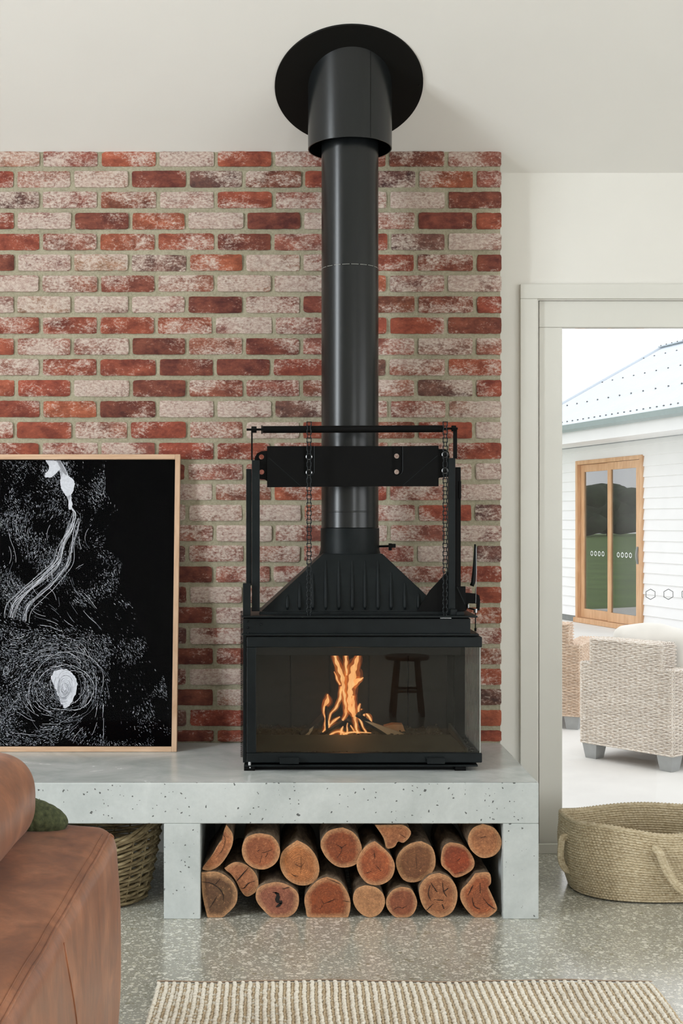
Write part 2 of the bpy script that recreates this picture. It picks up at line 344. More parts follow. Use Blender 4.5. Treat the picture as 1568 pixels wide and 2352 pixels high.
def put(name, g, mats, parent=None, smooth=False, bevel=0, merge=False, origin=None, uvfn=None, auto=None, kind=None):
    me = bpy.data.meshes.new(name); org = Vector(origin) if origin is not None else world_origin(parent)
    me.from_pydata([tuple(Vector(p)-org) for p in g.v], [], g.f)
    if not isinstance(mats, (list, tuple)): mats = [mats]
    for m in mats: me.materials.append(m)
    me.polygons.foreach_set('material_index', g.mi)
    if uvfn:
        uvl = me.uv_layers.new(name='UVMap')
        for l in me.loops: uvl.data[l.index].uv = uvfn(g.v[l.vertex_index])
    if merge:
        bm = bmesh.new(); bm.from_mesh(me); bmesh.ops.remove_doubles(bm, verts=bm.verts, dist=1e-5); bmesh.ops.recalc_face_normals(bm, faces=bm.faces); bm.to_mesh(me); bm.free()
    if smooth: me.polygons.foreach_set('use_smooth', [True]*len(me.polygons))
    if auto:
        me.polygons.foreach_set('use_smooth', [True]*len(me.polygons)); me.set_sharp_from_angle(angle=math.radians(auto))
    me.update()
    o = bpy.data.objects.new(name, me); COL.objects.link(o)
    if parent: o.parent = parent; o.location = org-world_origin(parent)
    else: o.location = org
    WO[o.name] = org
    if bevel:
        b = o.modifiers.new('bevel', 'BEVEL'); b.width = bevel; b.segments = 2; b.limit_method = 'ANGLE'
    if kind: o['kind'] = kind
    return o
def tag(o, label, cat, group=None, kind=None):
    o['label'] = label; o['category'] = cat
    if group: o['group'] = group
    if kind: o['kind'] = kind
    return o
def thing(name, loc, label, cat, group=None):
    o = bpy.data.objects.new(name, None); COL.objects.link(o); o.location = loc; o.empty_display_size = .05
    WO[o.name] = Vector(loc); return tag(o, label, cat, group)
def struct(o): o['kind'] = 'structure'; return o
def X(px, D): return (px-VX)*D/F
def Z(py, D): return CH-(py-VY)*D/F
def pbox(g, px0, px1, py0, py1, D, dep, mi=0): g.box(X(px0, D), X(px1, D), D, D+dep, Z(py1, D), Z(py0, D), mi)

DW, DB, DF = 5.354, 5.244, 4.446          # plaster wall, brick face, hearth front
ZW = 2.8795; SL = .577                    # ceiling height at the wall, slope
HT = .480
XL, XR, YR = -4.2, 3.8, -4.0
def zc(y): return ZW+(DW-y)*SL if y > .8 else ZW+(DW-.8)*SL-(.8-y)*SL*.45
# ================================================================== structure
g = G(); g.box(XL-.1, XR+.1, YR-.1, DW+.13, -.12, 0)
struct(put('floor', g, M['floor']))
# patio and land
g = G(); g.box(-6, 30, DW+.13, 19.9, -.14, -.02)
struct(put('ground_patio', g, M['patio']))
g = G(); g.box(-140, 60, 19.9, 125, -.2, -.05); g.box(30, 60, DW+.13, 19.9, -.2, -.05); g.box(-90, -6, DW+.13, 19.9, -.2, -.05)
struct(put('ground_paddock', g, M['grass']))
# ceiling (two slopes)
yr = .8
g = G()
g.add([(XL-.1, DW+.13, zc(DW+.13)), (XR+.1, DW+.13, zc(DW+.13)), (XR+.1, yr, zc(yr)), (XL-.1, yr, zc(yr)),
       (XL-.1, DW+.13, zc(DW+.13)+.12), (XR+.1, DW+.13, zc(DW+.13)+.12), (XR+.1, yr, zc(yr)+.12), (XL-.1, yr, zc(yr)+.12),
       (XR+.1, YR-.1, zc(YR-.1)), (XL-.1, YR-.1, zc(YR-.1)), (XR+.1, YR-.1, zc(YR-.1)+.12), (XL-.1, YR-.1, zc(YR-.1)+.12)],
      [(0, 1, 2, 3), (4, 7, 6, 5), (3, 2, 8, 9), (7, 11, 10, 6), (0, 4, 5, 1), (9, 8, 10, 11), (0, 3, 7, 4), (3, 9, 11, 7), (1, 5, 6, 2), (2, 6, 10, 8)])
struct(put('ceiling', g, M['ceil']))
# door opening
DX0, DX1 = X(1236, DW), 3.3
DZ1 = Z(690, DW)
g = G()
g.prism([(XL, 0), (DX0, 0), (DX0, DZ1), (DX1, DZ1), (DX1, 0), (XR, 0), (XR, ZW), (XL, ZW)], DW, DW+.12)
struct(put('wall_back', g, M['paint']))
def side_wall(name, x0, x1, win):
    g = G(); y0, y1, z0, z1 = win
    def pr(pts): 
        n = len(pts); g.add([(x0, y, z) for y, z in pts]+[(x1, y, z) for y, z in pts], [tuple(range(n)), tuple(range(2*n-1, n-1, -1))]+[(i, i+n, (i+1) % n+n, (i+1) % n) for i in range(n)])
    pr([(YR, 0), (DW, 0), (DW, z0), (YR, z0)]); pr([(YR, z0), (y0, z0), (y0, z1), (YR, z1)]); pr([(y1, z0), (DW, z0), (DW, z1), (y1, z1)])
    pr([(YR, z1), (DW, z1), (DW, zc(DW)), (yr, zc(yr)), (YR, zc(YR))])
    o = struct(put(name, g, M['paint'])); return o
side_wall('wall_left', XL-.1, XL, (1.15, 2.35, .3, 4.55)); side_wall('wall_right', XR, XR+.1, (.1, 3.1, .2, 2.5))
g = G(); g.box(XL, 2.1, YR-.1, YR, 0, 2.9); g.box(3.15, XR, YR-.1, YR, 0, 2.9); g.box(2.1, 3.15, YR-.1, YR, 2.5, 2.9)  # gap in the unseen rear wall, added for the fill light
g.box(XL, XR, YR-.1, YR, 2.9, zc(YR))
struct(put('wall_rear', g, M['paint']))
for i, (x0, x1, y0, y1, z0, z1) in enumerate([(XL-.08, XL-.02, 1.15, 2.35, .3, 4.55), (XR+.02, XR+.08, .1, 3.1, .2, 2.5)]):
    g = G(); ym = (y0+y1)/2
    for a, b, c, d in ((y0, y0+.06, z0, z1), (y1-.06, y1, z0, z1), (ym-.03, ym+.03, z0, z1), (y0, y1, z0, z0+.06), (y0, y1, z1-.06, z1)): g.box(x0, x1, a, b, c, d)
    struct(put('window_%d' % (i+1), g, M['trim']))
g = G()
for x in (2.1, 3.09): g.box(x, x+.06, YR-.08, YR-.02, 0, 2.5)
g.box(2.1, 3.15, YR-.08, YR-.02, 2.44, 2.5)
struct(put('window_3', g, M['trim']))  # frame round the opening added for the rear fill light


# ---- brick chimney wall
zt = zc(DB)-.002; XBR = X(1151.5, DB)
MY = DB+.009
g = G()
def mort(u, v): return (XL+.0+(XBR-.004-XL)*u, MY+.002*noise.noise(Vector((u*60, 0, v*40))), HT+(zt-HT)*v)
g.grid(mort, 400, 160)
g.add([(XL, MY, HT+.001), (XBR-.004, MY, HT+.001), (XBR-.004, DW, HT+.001), (XL, DW, HT+.001), (XL, MY, zt), (XBR-.004, MY, zt), (XBR-.004, DW, ZW), (XL, DW, ZW)], [(1, 2, 6, 5), (3, 0, 4, 7), (0, 3, 2, 1), (4, 5, 6, 7)])
wallb = struct(put('wall_chimney', g, M['mortar'], smooth=False))
CODE = {'D': ((104, 42, 34), .10), 'R': ((146, 62, 44), .30), 'O': ((166, 82, 56), .42), 'M': ((96, 64, 60), .48), 'P': ((150, 84, 70), .66),
        'W': ((158, 108, 96), 1.02), 'T': ((172, 122, 96), .86), 'N': ((128, 66, 50), .42)}
ROWS = ['TPOWRPNNP', 'RPTDMNRMOP', 'MPNWRPPWD', 'RWDOWDWPDR', 'RPOODPRMW', 'DWTMOTPRND', 'WPNPTWOWW', 'WTWWDPDNNR', 'RRROWPRRD', 'OPPDPDPPWP',
        'PRRDDRMPO', 'ORWDNPNPMR', 'RODWWMPPW', 'RRPRPWRNRW', 'RPPRRRPPR', 'RRPDPPPTTW', 'PPPWPORPW', 'PRPWWWOPRM', 'PPPPWPPPW', 'RRPMPPPPWM',
        'RPPDPPPPR', 'PRPDWPPPPR', 'PRPDWPPPO', 'RPPMPPPPPP', 'PPRDNPPPN', 'RPPDWPPPPO', 'PRPDTPPPM', 'RPPMRPPPPO', 'PRPDRPPPR']
JY = [386.6+48.08*k if k <= 14 else 386.6+48.08*14+47.16*(k-14) for k in range(28)]
def brick_mesh(w_, h_, dep, sd, g=None, off=(0, 0, 0)):
    rs = random.Random(sd); g = g or G(); nx, ny = 14, 6
    seedv = Vector((sd*3.7, sd*1.3, 0))
    def fn(u, v):
        x = (u-.5)*w_; z = (v-.5)*h_
        eu = min(u, 1-u)*w_; ev = min(v, 1-v)*h_
        # uneven, chipped outline
        k = noise.noise(seedv+Vector((x*26, z*26, 3)))*.0032+noise.noise(seedv+Vector((x*90, z*90, 9)))*.0020
        if eu < .001: x -= math.copysign(abs(k)+.0006, x)
        if ev < .001: z -= math.copysign(abs(k)+.0006, z)
        if eu < .001 and ev < .001: x -= math.copysign(.0012+.003*rs.random(), x); z -= math.copysign(.0012+.002*rs.random(), z)
        y = .003*noise.noise(seedv+Vector((x*18, z*18, 0)))+.0015*noise.noise(seedv+Vector((x*70, z*70, 5)))
        if eu < .001 or ev < .001: y += .0035
        return (x+off[0], y+off[1], z+off[2])
    base = len(g.v); g.grid(fn, nx, ny)
    ring = [i for i in range(nx+1)]+[j*(nx+1)+nx for j in range(1, ny+1)]+[ny*(nx+1)+i for i in range(nx-1, -1, -1)]+[j*(nx+1) for j in range(ny-1, 0, -1)]
    k0 = len(g.v); n = len(ring)
    g.v += [(g.v[base+i][0], off[1]+dep, g.v[base+i][2]) for i in ring]
    for i in range(n): a = ring[i]+base; b = ring[(i+1) % n]+base; g.f.append((b, a, k0+i, k0+(i+1) % n)); g.mi.append(0)
    return g
far = G(); rb = random.Random(5)
for r, row in enumerate(ROWS):
    yt = 344.5 if r == 0 else JY[r-1]; yb = JY[r] if r < 28 else 1714
    z1 = zt-.001 if r == 0 else Z(yt+4.3, DB); z0 = Z(yb-4.3, DB) if r < 28 else HT+.005
    n = len(row); js = [(-40 if r % 2 == 0 else -98)+0]
    if r % 2 == 0: js = [-39]+[94+133*k for k in range(8)]+[1152+4.3]
    else: js = [-97.5]+[34.5+131.8*k for k in range(9)]+[1152+4.3]
    js = [js[0]]+[j+rb.uniform(-2.5, 2.5) for j in js[1:-1]]+[js[-1]]
    for i in range(n):
        x0, x1 = X(js[i]+4, DB), X(js[i+1]-4, DB)
        code = row[i] if i < len(row) else 'P'
        dz = rb.uniform(-.0012, .0012); cx, cz = (x0+x1)/2, (z0+z1)/2+(dz if r not in (0, 28) else 0); dy = rb.uniform(-.002, .003)
        gg = brick_mesh(x1-x0, z1-z0-(.001 if r else 0), .02, r*17+i+3)
        o = put('brick', gg, M['brick'], None, auto=50)
        o.parent = wallb; o.location = (cx, DB+dy, cz); o.rotation_euler = (0, rb.uniform(-.006, .006) if r else 0, 0)
        c, a = CODE[code]; c = s2l(c); k = rb.uniform(.85, 1.15)
        k *= 1.08; o.color = (c[0]*k, c[1]*k*rb.uniform(1.0, 1.22), c[2]*k*1.12, a+rb.uniform(-.07, .07))
    x = js[0]
    while X(x, DB) > XL+.25:
        x0, x1 = X(x-132+4, DB), X(x-4, DB)
        brick_mesh(x1-x0, z1-z0-.002, .02, r*31+int(-x), far, ((x0+x1)/2, DB, (z0+z1)/2)); x -= 132
fb = put('brick_field', far, M['brick'], wallb, auto=50, kind='stuff'); fb.color = s2l((150, 80, 64))+(.6,)

# ---- hearth bench
PB = [(X(376, DF), X(460, DF)), (X(1155, DF), X(1237, DF))]
bay = PB[1][0]-PB[0][1]
ZU = Z(1892, DF)
pil = PB[:]; x = PB[0][0]
while x-bay > XL+.3: pil.append((x-bay-(PB[0][1]-PB[0][0]), x-bay)); x = pil[-1][0]
XR_H = X(1237, DF)
pts = []
hearth = thing('hearth_bench', (0, DF, 0), 'long grey cast concrete hearth bench with open bays, carrying the black stove', 'hearth')
g = G(); g.box(XL+.002, XR_H, DF, DW-.001, ZU, HT); slab = put('slab', g, M['concrete'], hearth, bevel=.0035)
g = G(); g.grid(lambda u, v: (XL+.006+(XR_H-.005-XL-.006)*u, DF+.005+(DW-DF-.006)*v, HT+.0004), 1, 1); put('trowelled_top', g, M['conc_top'], hearth)
for a, b in pil:
    g = G(); g.box(a, b, DF, DW-.01, 0.0, ZU); put('pillar', g, M['concrete'], hearth, bevel=.003)
# ---- door
door = struct(bpy.data.objects.new('door_1', None)); COL.objects.link(door); door.location = (X(1195, DW), DW, 0); WO['door_1'] = Vector(door.location)
D1 = DW-.022
g = G(); g.box(X(1195, D1), X(1234, D1), D1, DW-.0005, .0, Z(686, D1)); put('architrave', g, M['trim'], door, bevel=.002)
g = G(); g.box(X(1195, D1), 3.42, D1, DW-.0005, Z(686, D1)+.0006, Z(652, D1)); put('architrave', g, M['trim'], door, bevel=.002)
g = G(); D2 = DW+.004
g.box(X(1238, D2), X(1291, D2), D2, D2+.05, .0, Z(752, D2)); put('stile', g, M['trim'], door, bevel=.003)
g = G(); g.box(X(1238, D2), DX1-.002, D2, D2+.05, Z(752, D2)+.0006, DZ1-.001); put('head_rail', g, M['trim'], door, bevel=.003)
g = G(); g.box(DX1-.1, DX1-.003, D2, D2+.05, 0, Z(752, D2)); put('stile', g, M['trim'], door, bevel=.003)
g = G(); g.box(X(1291, D2)+.0006, DX1-.102, D2, D2+.05, 0, .035); put('bottom_rail', g, M['trim'], door)
g = G(); g.box(X(1291, D2)+.001, DX1-.103, D2+.02, D2+.026, .036, Z(752, D2)-.001); pane = put('pane', g, M['glass'], door)
def hexring(g, c, r, w, y, mi=0, sx=1, ax=None):
    o = []; 
    for rr in (r, r-w):
        for k in range(6): a = PI/2+k*PI/3; o.append((c[0]+rr*math.cos(a)*sx, y, c[1]+rr*math.sin(a)))
    g.add(o, [(k, (k+1) % 6, 6+(k+1) % 6, 6+k) for k in range(6)], mi)
for px in (1493.5, 1534.5, 1576, 1617, 1658):
    D = D2+.019; g = G(); hexring(g, (X(px, D), Z(1365, D)), 12.8*D/F, 1.6*D/F, D); put('hexagon_decal', g, M['ink'], pane)
g = G(); g.box(XR_H+.002, X(1195, 5.33)-.001, DW-.014, DW-.0006, 0, .04); struct(put('baseboard_back', g, M['trim'], bevel=.002))
g = G(); g.box(X(1195, 5.3), X(1291, 5.3), D1-.012, D1-.0005, 0, .042); struct(put('trim_1', g, M['trim'], bevel=.002))

# ================================================================== stove
SD = 4.65
stove = thing('wood_stove', (X(830, 4.9), 4.9, HT), 'black steel wood stove with a glass door and overhead counterweight, alight on the hearth', 'stove')
XS0, XS1 = X(557, SD), X(1106, SD); YB = 5.12
def sp(name, g, m=None, **k): return put(name, g, m or M['steel'], stove, **k)
g = G(); g.box(XS0+.01, X(1070, 4.67), 4.68, YB-.03, HT+.0006, Z(1761, 4.66)); sp('plinth', g, M['darksteel'], bevel=.002)
for px in (560, 1045): 
    g = G(); pbox(g, px, px+25, 1759, 1771.5, 4.66, .05); sp('foot', g, M['darksteel'], bevel=.002)
g = G(); pbox(g, 560, 1097, 1757, 1761, 4.652, .46); sp('base_plate', g, bevel=.001)
zf = Z(1731, SD)      # firebox floor
zt_ = Z(1462, SD)
g = G(); g.box(XS0, XS0+.012, SD+.03, YB, Z(1755, SD), Z(1458, SD)); sp('side_panel', g)
g = G(); g.box(XS0+.013, XS1-.02, YB-.012, YB, Z(1755, SD), Z(1458, SD)); sp('back_panel', g, M['soot'])
g = G(); g.box(XS1-.045, XS1-.004, YB-.06, YB-.0125, zf, Z(1487, SD)); sp('corner_post', g, M['darksteel'])
g = G(); g.box(XS0+.013, XS1-.006, SD+.032, YB-.0125, zf-.03, zf-.004); sp('firebox_floor', g, M['soot'])
g = G(); g.box(XS0+.013, XS1-.006, SD+.03, YB-.0125, Z(1462, SD)-.001, Z(1458, SD)); sp('firebox_roof', g, M['soot'])
g = G(); g.box(XS0+.013, XS1-.06, SD+.13, SD+.14, Z(1506, SD+.13), Z(1462, SD)-.002); sp('baffle', g, M['soot'])
# back firebricks
for i in range(5):
    x0 = XS0+.02+i*.158
    g = G(); g.box(x0, x0+.154, YB-.04, YB-.014, zf, Z(1470, SD)-.02); sp('fire_brick', g, M['soot'], bevel=.003)
# apron lip
L0, L1 = SD+.05, SD+.12; zl = Z(1688.5, L1)
g = G(); xa0, xa1 = X(590, L1)-.02, X(1034, L1); xb1 = X(1071, L0)
g.add([(xa0, L0, zf-.003), (xb1, L0, zf-.003), (xa1, L1, zl), (xa0, L1, zl), (xa0, L1+.006, zl), (xa1+.002, L1+.006, zl), (xa0, L1+.006, zf-.003), (xb1, L1+.006, zf-.003)],
      [(0, 1, 2, 3), (3, 2, 5, 4), (4, 5, 7, 6), (1, 7, 5, 2)])
sp('apron', g, M['firebrick'])
g = G(); g.bar((xb1+.003, L0, zf), (xa1+.03, YB-.08, zl-.012), .008, .03); sp('apron_side', g, M['firebrick'])
# ash bed
g = G(); rs = random.Random(3)
def ashf(u, v):
    x = xa0+.02+(XS1-.06-xa0-.02)*u; y = L1+.012+(YB-.05-L1-.012)*v
    h = zl-.018+.016*noise.noise(Vector((x*9, y*9, 1)))+.010*noise.noise(Vector((x*40, y*40, 4)))+.03*v*abs(noise.noise(Vector((x*4, 3, 7))))
    if x > xa1-.02: h -= min(.05, (x-xa1+.02)*1.1)
    return (x, y, max(h, zf))
g.grid(ashf, 110, 36); sp('ash_bed', g, M['ash'], smooth=True, kind='stuff')
g = G()
for i in range(900):
    x = xa0+.02+rs.random()*(XS1-.1-xa0); v = rs.random(); p = ashf((x-xa0-.02)/(XS1-.06-xa0-.02), v); r = rs.uniform(.002, .006)
    g.blob((p[0], p[1], p[2]+r*.5), r, r*rs.uniform(.6, 1.2), r*.7, rs.random()*3, 5, 3)
for i in range(260):
    x = xa0+rs.random()*(XS1-.03-xa0); y = SD+.034+rs.random()*.02; r = rs.uniform(.0008, .0028); g.blob((x, y, zf-.0035+r), r, r, r*.8, 0, 4, 3)
for i in range(200):
    x = xb1+rs.random()*(XS1-.012-xb1); y = SD+.04+rs.random()*.3; r = rs.uniform(.001, .004); g.blob((x, y, zf-.0035+r), r, r, r*.8, 0, 4, 3)
sp('cinders', g, M['ash'], kind='stuff')
# door
dr = G(); y0, y1 = SD, SD+.028
def dz(py): return Z(py, SD)
dr.box(X(566, SD), X(1107, SD), y0, y1, dz(1487), dz(1463)); dr.box(X(1107, SD)-.03, X(1107, SD), y1, YB-.0, dz(1487), dz(1463))
dr.box(X(566, SD), X(588, SD), y0, y1, dz(1730), dz(1487))
dr.box(X(566, SD), X(1107, SD), y0, y1, dz(1752), dz(1730)); dr.box(X(1107, SD)-.03, X(1107, SD), y1, YB, dz(1752), dz(1730)-.002)
sdoor = sp('stove_door', dr, bevel=.0035)
g = G(); g.box(X(588, SD)-.004, X(1107, SD)-.008, SD+.012, SD+.016, dz(1730)-.004, dz(1487)+.004); put('front_glass', g, M['stoveglass'], sdoor)
g = G(); g.box(X(1107, SD)-.007, X(1107, SD)-.003, SD+.012, YB-.062, dz(1730)-.001, dz(1487)+.001); put('side_glass', g, M['sideglass'], sdoor)
g = G(); g.box(X(1107, SD)-.008, X(1107, SD)-.0055, SD+.006, SD+.0115, dz(1730), dz(1487)); put('glass_edge', g, M['weld'], sdoor)
for a, b in ((641, 686), (978, 1020)):
    g = G(); g.box(X(a, SD), X(b, SD), SD-.020, SD-.001, dz(1741), dz(1738.5)); g.box(X(a, SD)+.002, X(b, SD), SD-.022, SD-.019, dz(1752), dz(1739)); put('handle', g, M['steel'], sdoor, bevel=.001)
# hinge bolt, spring
g = G(); g.tube([(X(573, SD), SD+.004, dz(1758)), (X(573, SD), SD+.004, dz(1750))], .006, 8); g.tube([(X(573, SD)+.002, SD-.003, dz(1761)), (X(573, SD)+.002, SD-.003, dz(1764))], .003, 8); sp('hinge_bolt', g, M['chrome'])
g = G(); path = []; zz0, zz1 = dz(1745), dz(1405)
N = 2400
for i in range(N+1):
    a = i/N; path.append((XS0-.006+.004*math.cos(a*2*PI*150), SD+.05+.004*math.sin(a*2*PI*150), zz0+(zz1-zz0)*a))
g.tube(path, .0009, 4); sp('spring', g, M['darksteel'], kind='stuff')
# beam above the door
g = G(); g.box(XS0, X(1080, SD+.02), SD+.02, YB, Z(1455, SD+.02), Z(1421, SD+.02)); beam = sp('lintel_box', g, M['steel'], bevel=.001)
for px, py in ((568, 1426.5), (569, 1441.5), (570, 1454), (599, 1434)):
    g = G(); g.blob((X(px, SD+.02), SD+.019, Z(py, SD+.02)), .004, .004, .004, 0, 8, 6); put('rivet', g, M['steel'], beam, smooth=True)
g = G(); g.box(XS0-.002, X(1097, SD), SD, YB, Z(1459.5, SD), Z(1456, SD)); sp('ledge', g, bevel=.001)
g = G(); g.box(XS0-.002, X(1097, SD), SD+.006, YB, Z(1419, SD), Z(1415, SD)); sp('lid_plate', g, bevel=.001)
ZLd = Z(1415, SD)
g = G(); g.box(X(596, 4.75), X(1040, 4.75), 4.73, 4.75, ZLd+.0005, Z(1405, 4.73)); sp('hood_flange', g)
# hood
h0, h1, yb_ = 4.76, 4.83, 5.09
def hp(px, py, t): D = h0+(h1-h0)*t; return (X(px, D), D, Z(py, D))
g = G(); a = hp(594, 1404, 0); b = hp(1024, 1404, 0); c = hp(878, 1272, 1); d = hp(742, 1272, 1)
zb_ = ZLd+.0008
A = [(a[0], a[1], zb_), (b[0], b[1], zb_), c, d]; Bk = [(a[0]+.0, yb_, zb_), (b[0], yb_, zb_), (c[0], yb_-.02, c[2]), (d[0], yb_-.02, d[2])]
g.add(A+Bk, [(0, 1, 2, 3), (7, 6, 5, 4), (0, 3, 7, 4), (1, 5, 6, 2), (3, 2, 6, 7), (0, 4, 5, 1)])
hood = sp('smoke_hood', g, bevel=.002)
for px, py in ((660, 1361), (688, 1333), (718, 1309), (748, 1279), (778, 1279), (809, 1279), (838, 1279), (868, 1279), (898, 1307), (929.5, 1332), (961, 1357)):
    t1 = (1404-py)/132; p = hp(px, py+4, t1); q = hp(px, 1400, .02)
    g = G(); g.tube([(q[0], q[1]+.001, q[2]), (q[0], q[1]-.001, q[2]+.01), (p[0], p[1]-.001, p[2]-.01), (p[0], p[1]+.002, p[2])], [.003, .0062, .0062, .003], 8, flat=.8)
    put('rib', g, M['steel'], hood, smooth=True)
g = G(); D = 4.742; g.prism([(X(px, D), Z(py, D)) for px, py in ((955, 1408), (986, 1357), (1029, 1311), (1029, 1408))][::-1], D, D+.006); sp('gusset', g, M['darksteel'])
# collar at hood top
FXc, FD = X(803.3, 4.95), 4.95; FR = .1118
g = G(); zc0, zc1 = Z(1275, 4.83), Z(1213, 4.835)
g.lathe((FXc, FD, 0), [(FR-.002, zc1), (FR+.003, zc1), (FR+.003, zc0+.02), (FR+.010, zc0-.002), (FR-.01, zc0-.002)], 64); sp('spigot', g, auto=40)
g = G(); g.tube([(FXc+FR, FD-.02, Z(1255, 4.93)), (X(905, 4.93), FD-.02, Z(1254, 4.93))], .0045, 8)
g.box(X(892, 4.93), X(899, 4.93), 4.92, 4.935, Z(1264, 4.93), Z(1248, 4.93)); g.box(X(899, 4.93), X(908, 4.93), 4.92, 4.935, Z(1258, 4.93), Z(1249, 4.93)); sp('damper_knob', g, M['darksteel'])
# rails
def rail(px0, px1, py0, py1, D, dep, nm='rail', m=None): g = G(); pbox(g, px0, px1, py0, py1, D, dep); return sp(nm, g, m or M['steel'], bevel=.0015)
rail(578, 596, 1057, 1404, 4.72, .03); rail(565, 577.4, 1077, 1345, 4.745, .03); rail(557.5, 575, 1340, 1414, 4.70, .03, 'rail_bracket')
rail(1030, 1045.5, 1052, 1404, 4.72, .03, m=M['steel']); rail(1046, 1058, 1073, 1382, 4.745, .03, m=M['darksteel']); rail(1045, 1069, 1347, 1404, 4.735, .02, 'rail_bracket', M['darksteel'])
g = G(); g.bar((X(1050, 4.71), 4.715, Z(1348, 4.71)), (X(1068, 4.71), 4.715, Z(1388, 4.71)), .003, .003); sp('brace', g, M['steel'])
rail(1053, 1059, 1105, 1145, 4.74, .02, 'rail_catch', M['darksteel'])
g = G(); pbox(g, 1000+33, 1000+50, 1399, 1414, 4.69, .03); pbox(g, 1048, 1066, 1405, 1414.2, 4.68, .03); sp('stop_block', g, bevel=.003)
# hanging arms and cross shaft
CS = 4.70
g = G(); pbox(g, 576.5, 580, 985, 1057, CS+.02, .012); sp('shaft_arm', g, M['darksteel'])
g = G(); pbox(g, 1041, 1049.5, 985, 1053, CS+.02, .012); sp('shaft_arm', g, M['darksteel'])
zs = Z(986.5, CS)
g = G(); g.tube([(X(603, CS), CS+.005, zs), (X(1018, CS), CS+.005, Z(984.5, CS))], 8.2*CS/F, 18)
shaft = sp('cross_shaft', g, M['darksteel'], auto=40)
g = G(); g.tube([(X(566, CS), CS+.005, zs), (X(1051, CS), CS+.005, Z(984, CS))], .0042, 8)
g.tube([(X(600, CS), CS+.005, zs), (X(602.5, CS), CS+.005, zs)], .016, 12)
g.tube([(X(577, CS), CS+.005, zs), (X(589, CS), CS+.005, zs)], .0135, 6); g.tube([(X(1037, CS), CS+.005, zs+.004), (X(1047, CS), CS+.005, zs+.004)], .0125, 6)
put('axle', g, M['darksteel'], shaft)
# counterweight (with through holes)
CW = 4.735
def cut(o, holes):
    cg = G()
    for x, z, r in holes: cg.tube([(x, CW-.05, z), (x, CW+.12, z)], r, 20)
    me = bpy.data.meshes.new('tmp'); me.from_pydata([tuple(Vector(p)-Vector(WO[o.name])) for p in cg.v], [], cg.f)
    bm = bmesh.new(); bm.from_mesh(me); bmesh.ops.recalc_face_normals(bm, faces=bm.faces); bm.to_mesh(me); bm.free()
    c = bpy.data.objects.new('tmp', me); COL.objects.link(c); 
    if o.parent: c.parent = o.parent
    c.location = o.location; m = o.modifiers.new('cut', 'BOOLEAN'); m.object = c; m.operation = 'DIFFERENCE'; m.solver = 'EXACT'
    bpy.context.view_layer.update(); dg = bpy.context.evaluated_depsgraph_get(); nm = bpy.data.meshes.new_from_object(o.evaluated_get(dg))
    o.modifiers.remove(m); o.data = nm; bpy.data.objects.remove(c)
def P(px, py, D): return (X(px, D), Z(py, D))
def slot(px0, px1, py0, py1):
    c = (px0+px1)/2; r = (px1-px0)/2; pts = [P(px0, py0, CW), P(px1, py0, CW)]
    for k in range(0, 9): a = k*PI/8; pts.append(P(c+r*math.cos(a), py1-r+r*math.sin(a), CW))
    return pts
g = G()
S1 = slot(697.5, 721, 1024.5, 1093); S2 = slot(899.5, 924, 1024.5, 1092)
outl = [P(613, 1025, CW)]+[S1[0]]+S1[:1:-1]+[S1[1]]+[S2[0]]+S2[:1:-1]+[S2[1]]+[P(1007, 1023.5, CW), P(1007, 1116, CW), P(613, 1119, CW)]
g.prism(outl[::-1], CW, CW+.012); cw = sp('counterweight', g, M['darksteel'])
g = G(); pbox(g, 613, 1007, 1024.5, 1117, CW+.0122, .012); bp = put('backing_plate', g, M['darksteel'], cw)
hol = [(911.5, 1047), (911.5, 1083.5)]
cut(bp, [(X(a, CW), Z(b, CW), 5.8*CW/F) for a, b in hol])
for pts, hh in (([(613, 1035), (600, 1036), (590, 1041), (585, 1050), (584, 1058), (596, 1058), (596, 1100), (608, 1101), (613, 1105)], [(600, 1049), (600.5, 1084)]),
            ([(1007, 1031), (1024, 1031), (1031, 1038), (1033.5, 1050), (1029.5, 1053), (1029.5, 1095), (1010, 1097), (1007, 1099)], [])):
    g = G(); q = [P(a, b, CW) for a, b in pts]
    if pts[1][0] > 1000: q = q[::-1]
    g.prism(q, CW+.010, CW+.016); e = put('ear', g, M['darksteel'], cw)
    if hh: cut(e, [(X(a, CW), Z(b, CW), 5.8*CW/F) for a, b in hh])
for a, b in (((617, 1051), (690, 1116)), ((1005, 1046), (926, 1114))):
    g = G(); g.tube([(P(*a, CW)[0], CW, P(*a, CW)[1]), (P(*b, CW)[0], CW, P(*b, CW)[1])], .0016, 6); put('crease', g, M['steel'], cw)
g = G()
for S in (S1, S2):
    pp = [S[1]]+S[2:6]; g.tube([(x+.001, CW-.0005, z) for x, z in pp], .0015, 6)
put('slot_edge', g, M['steel'], cw, kind='stuff')
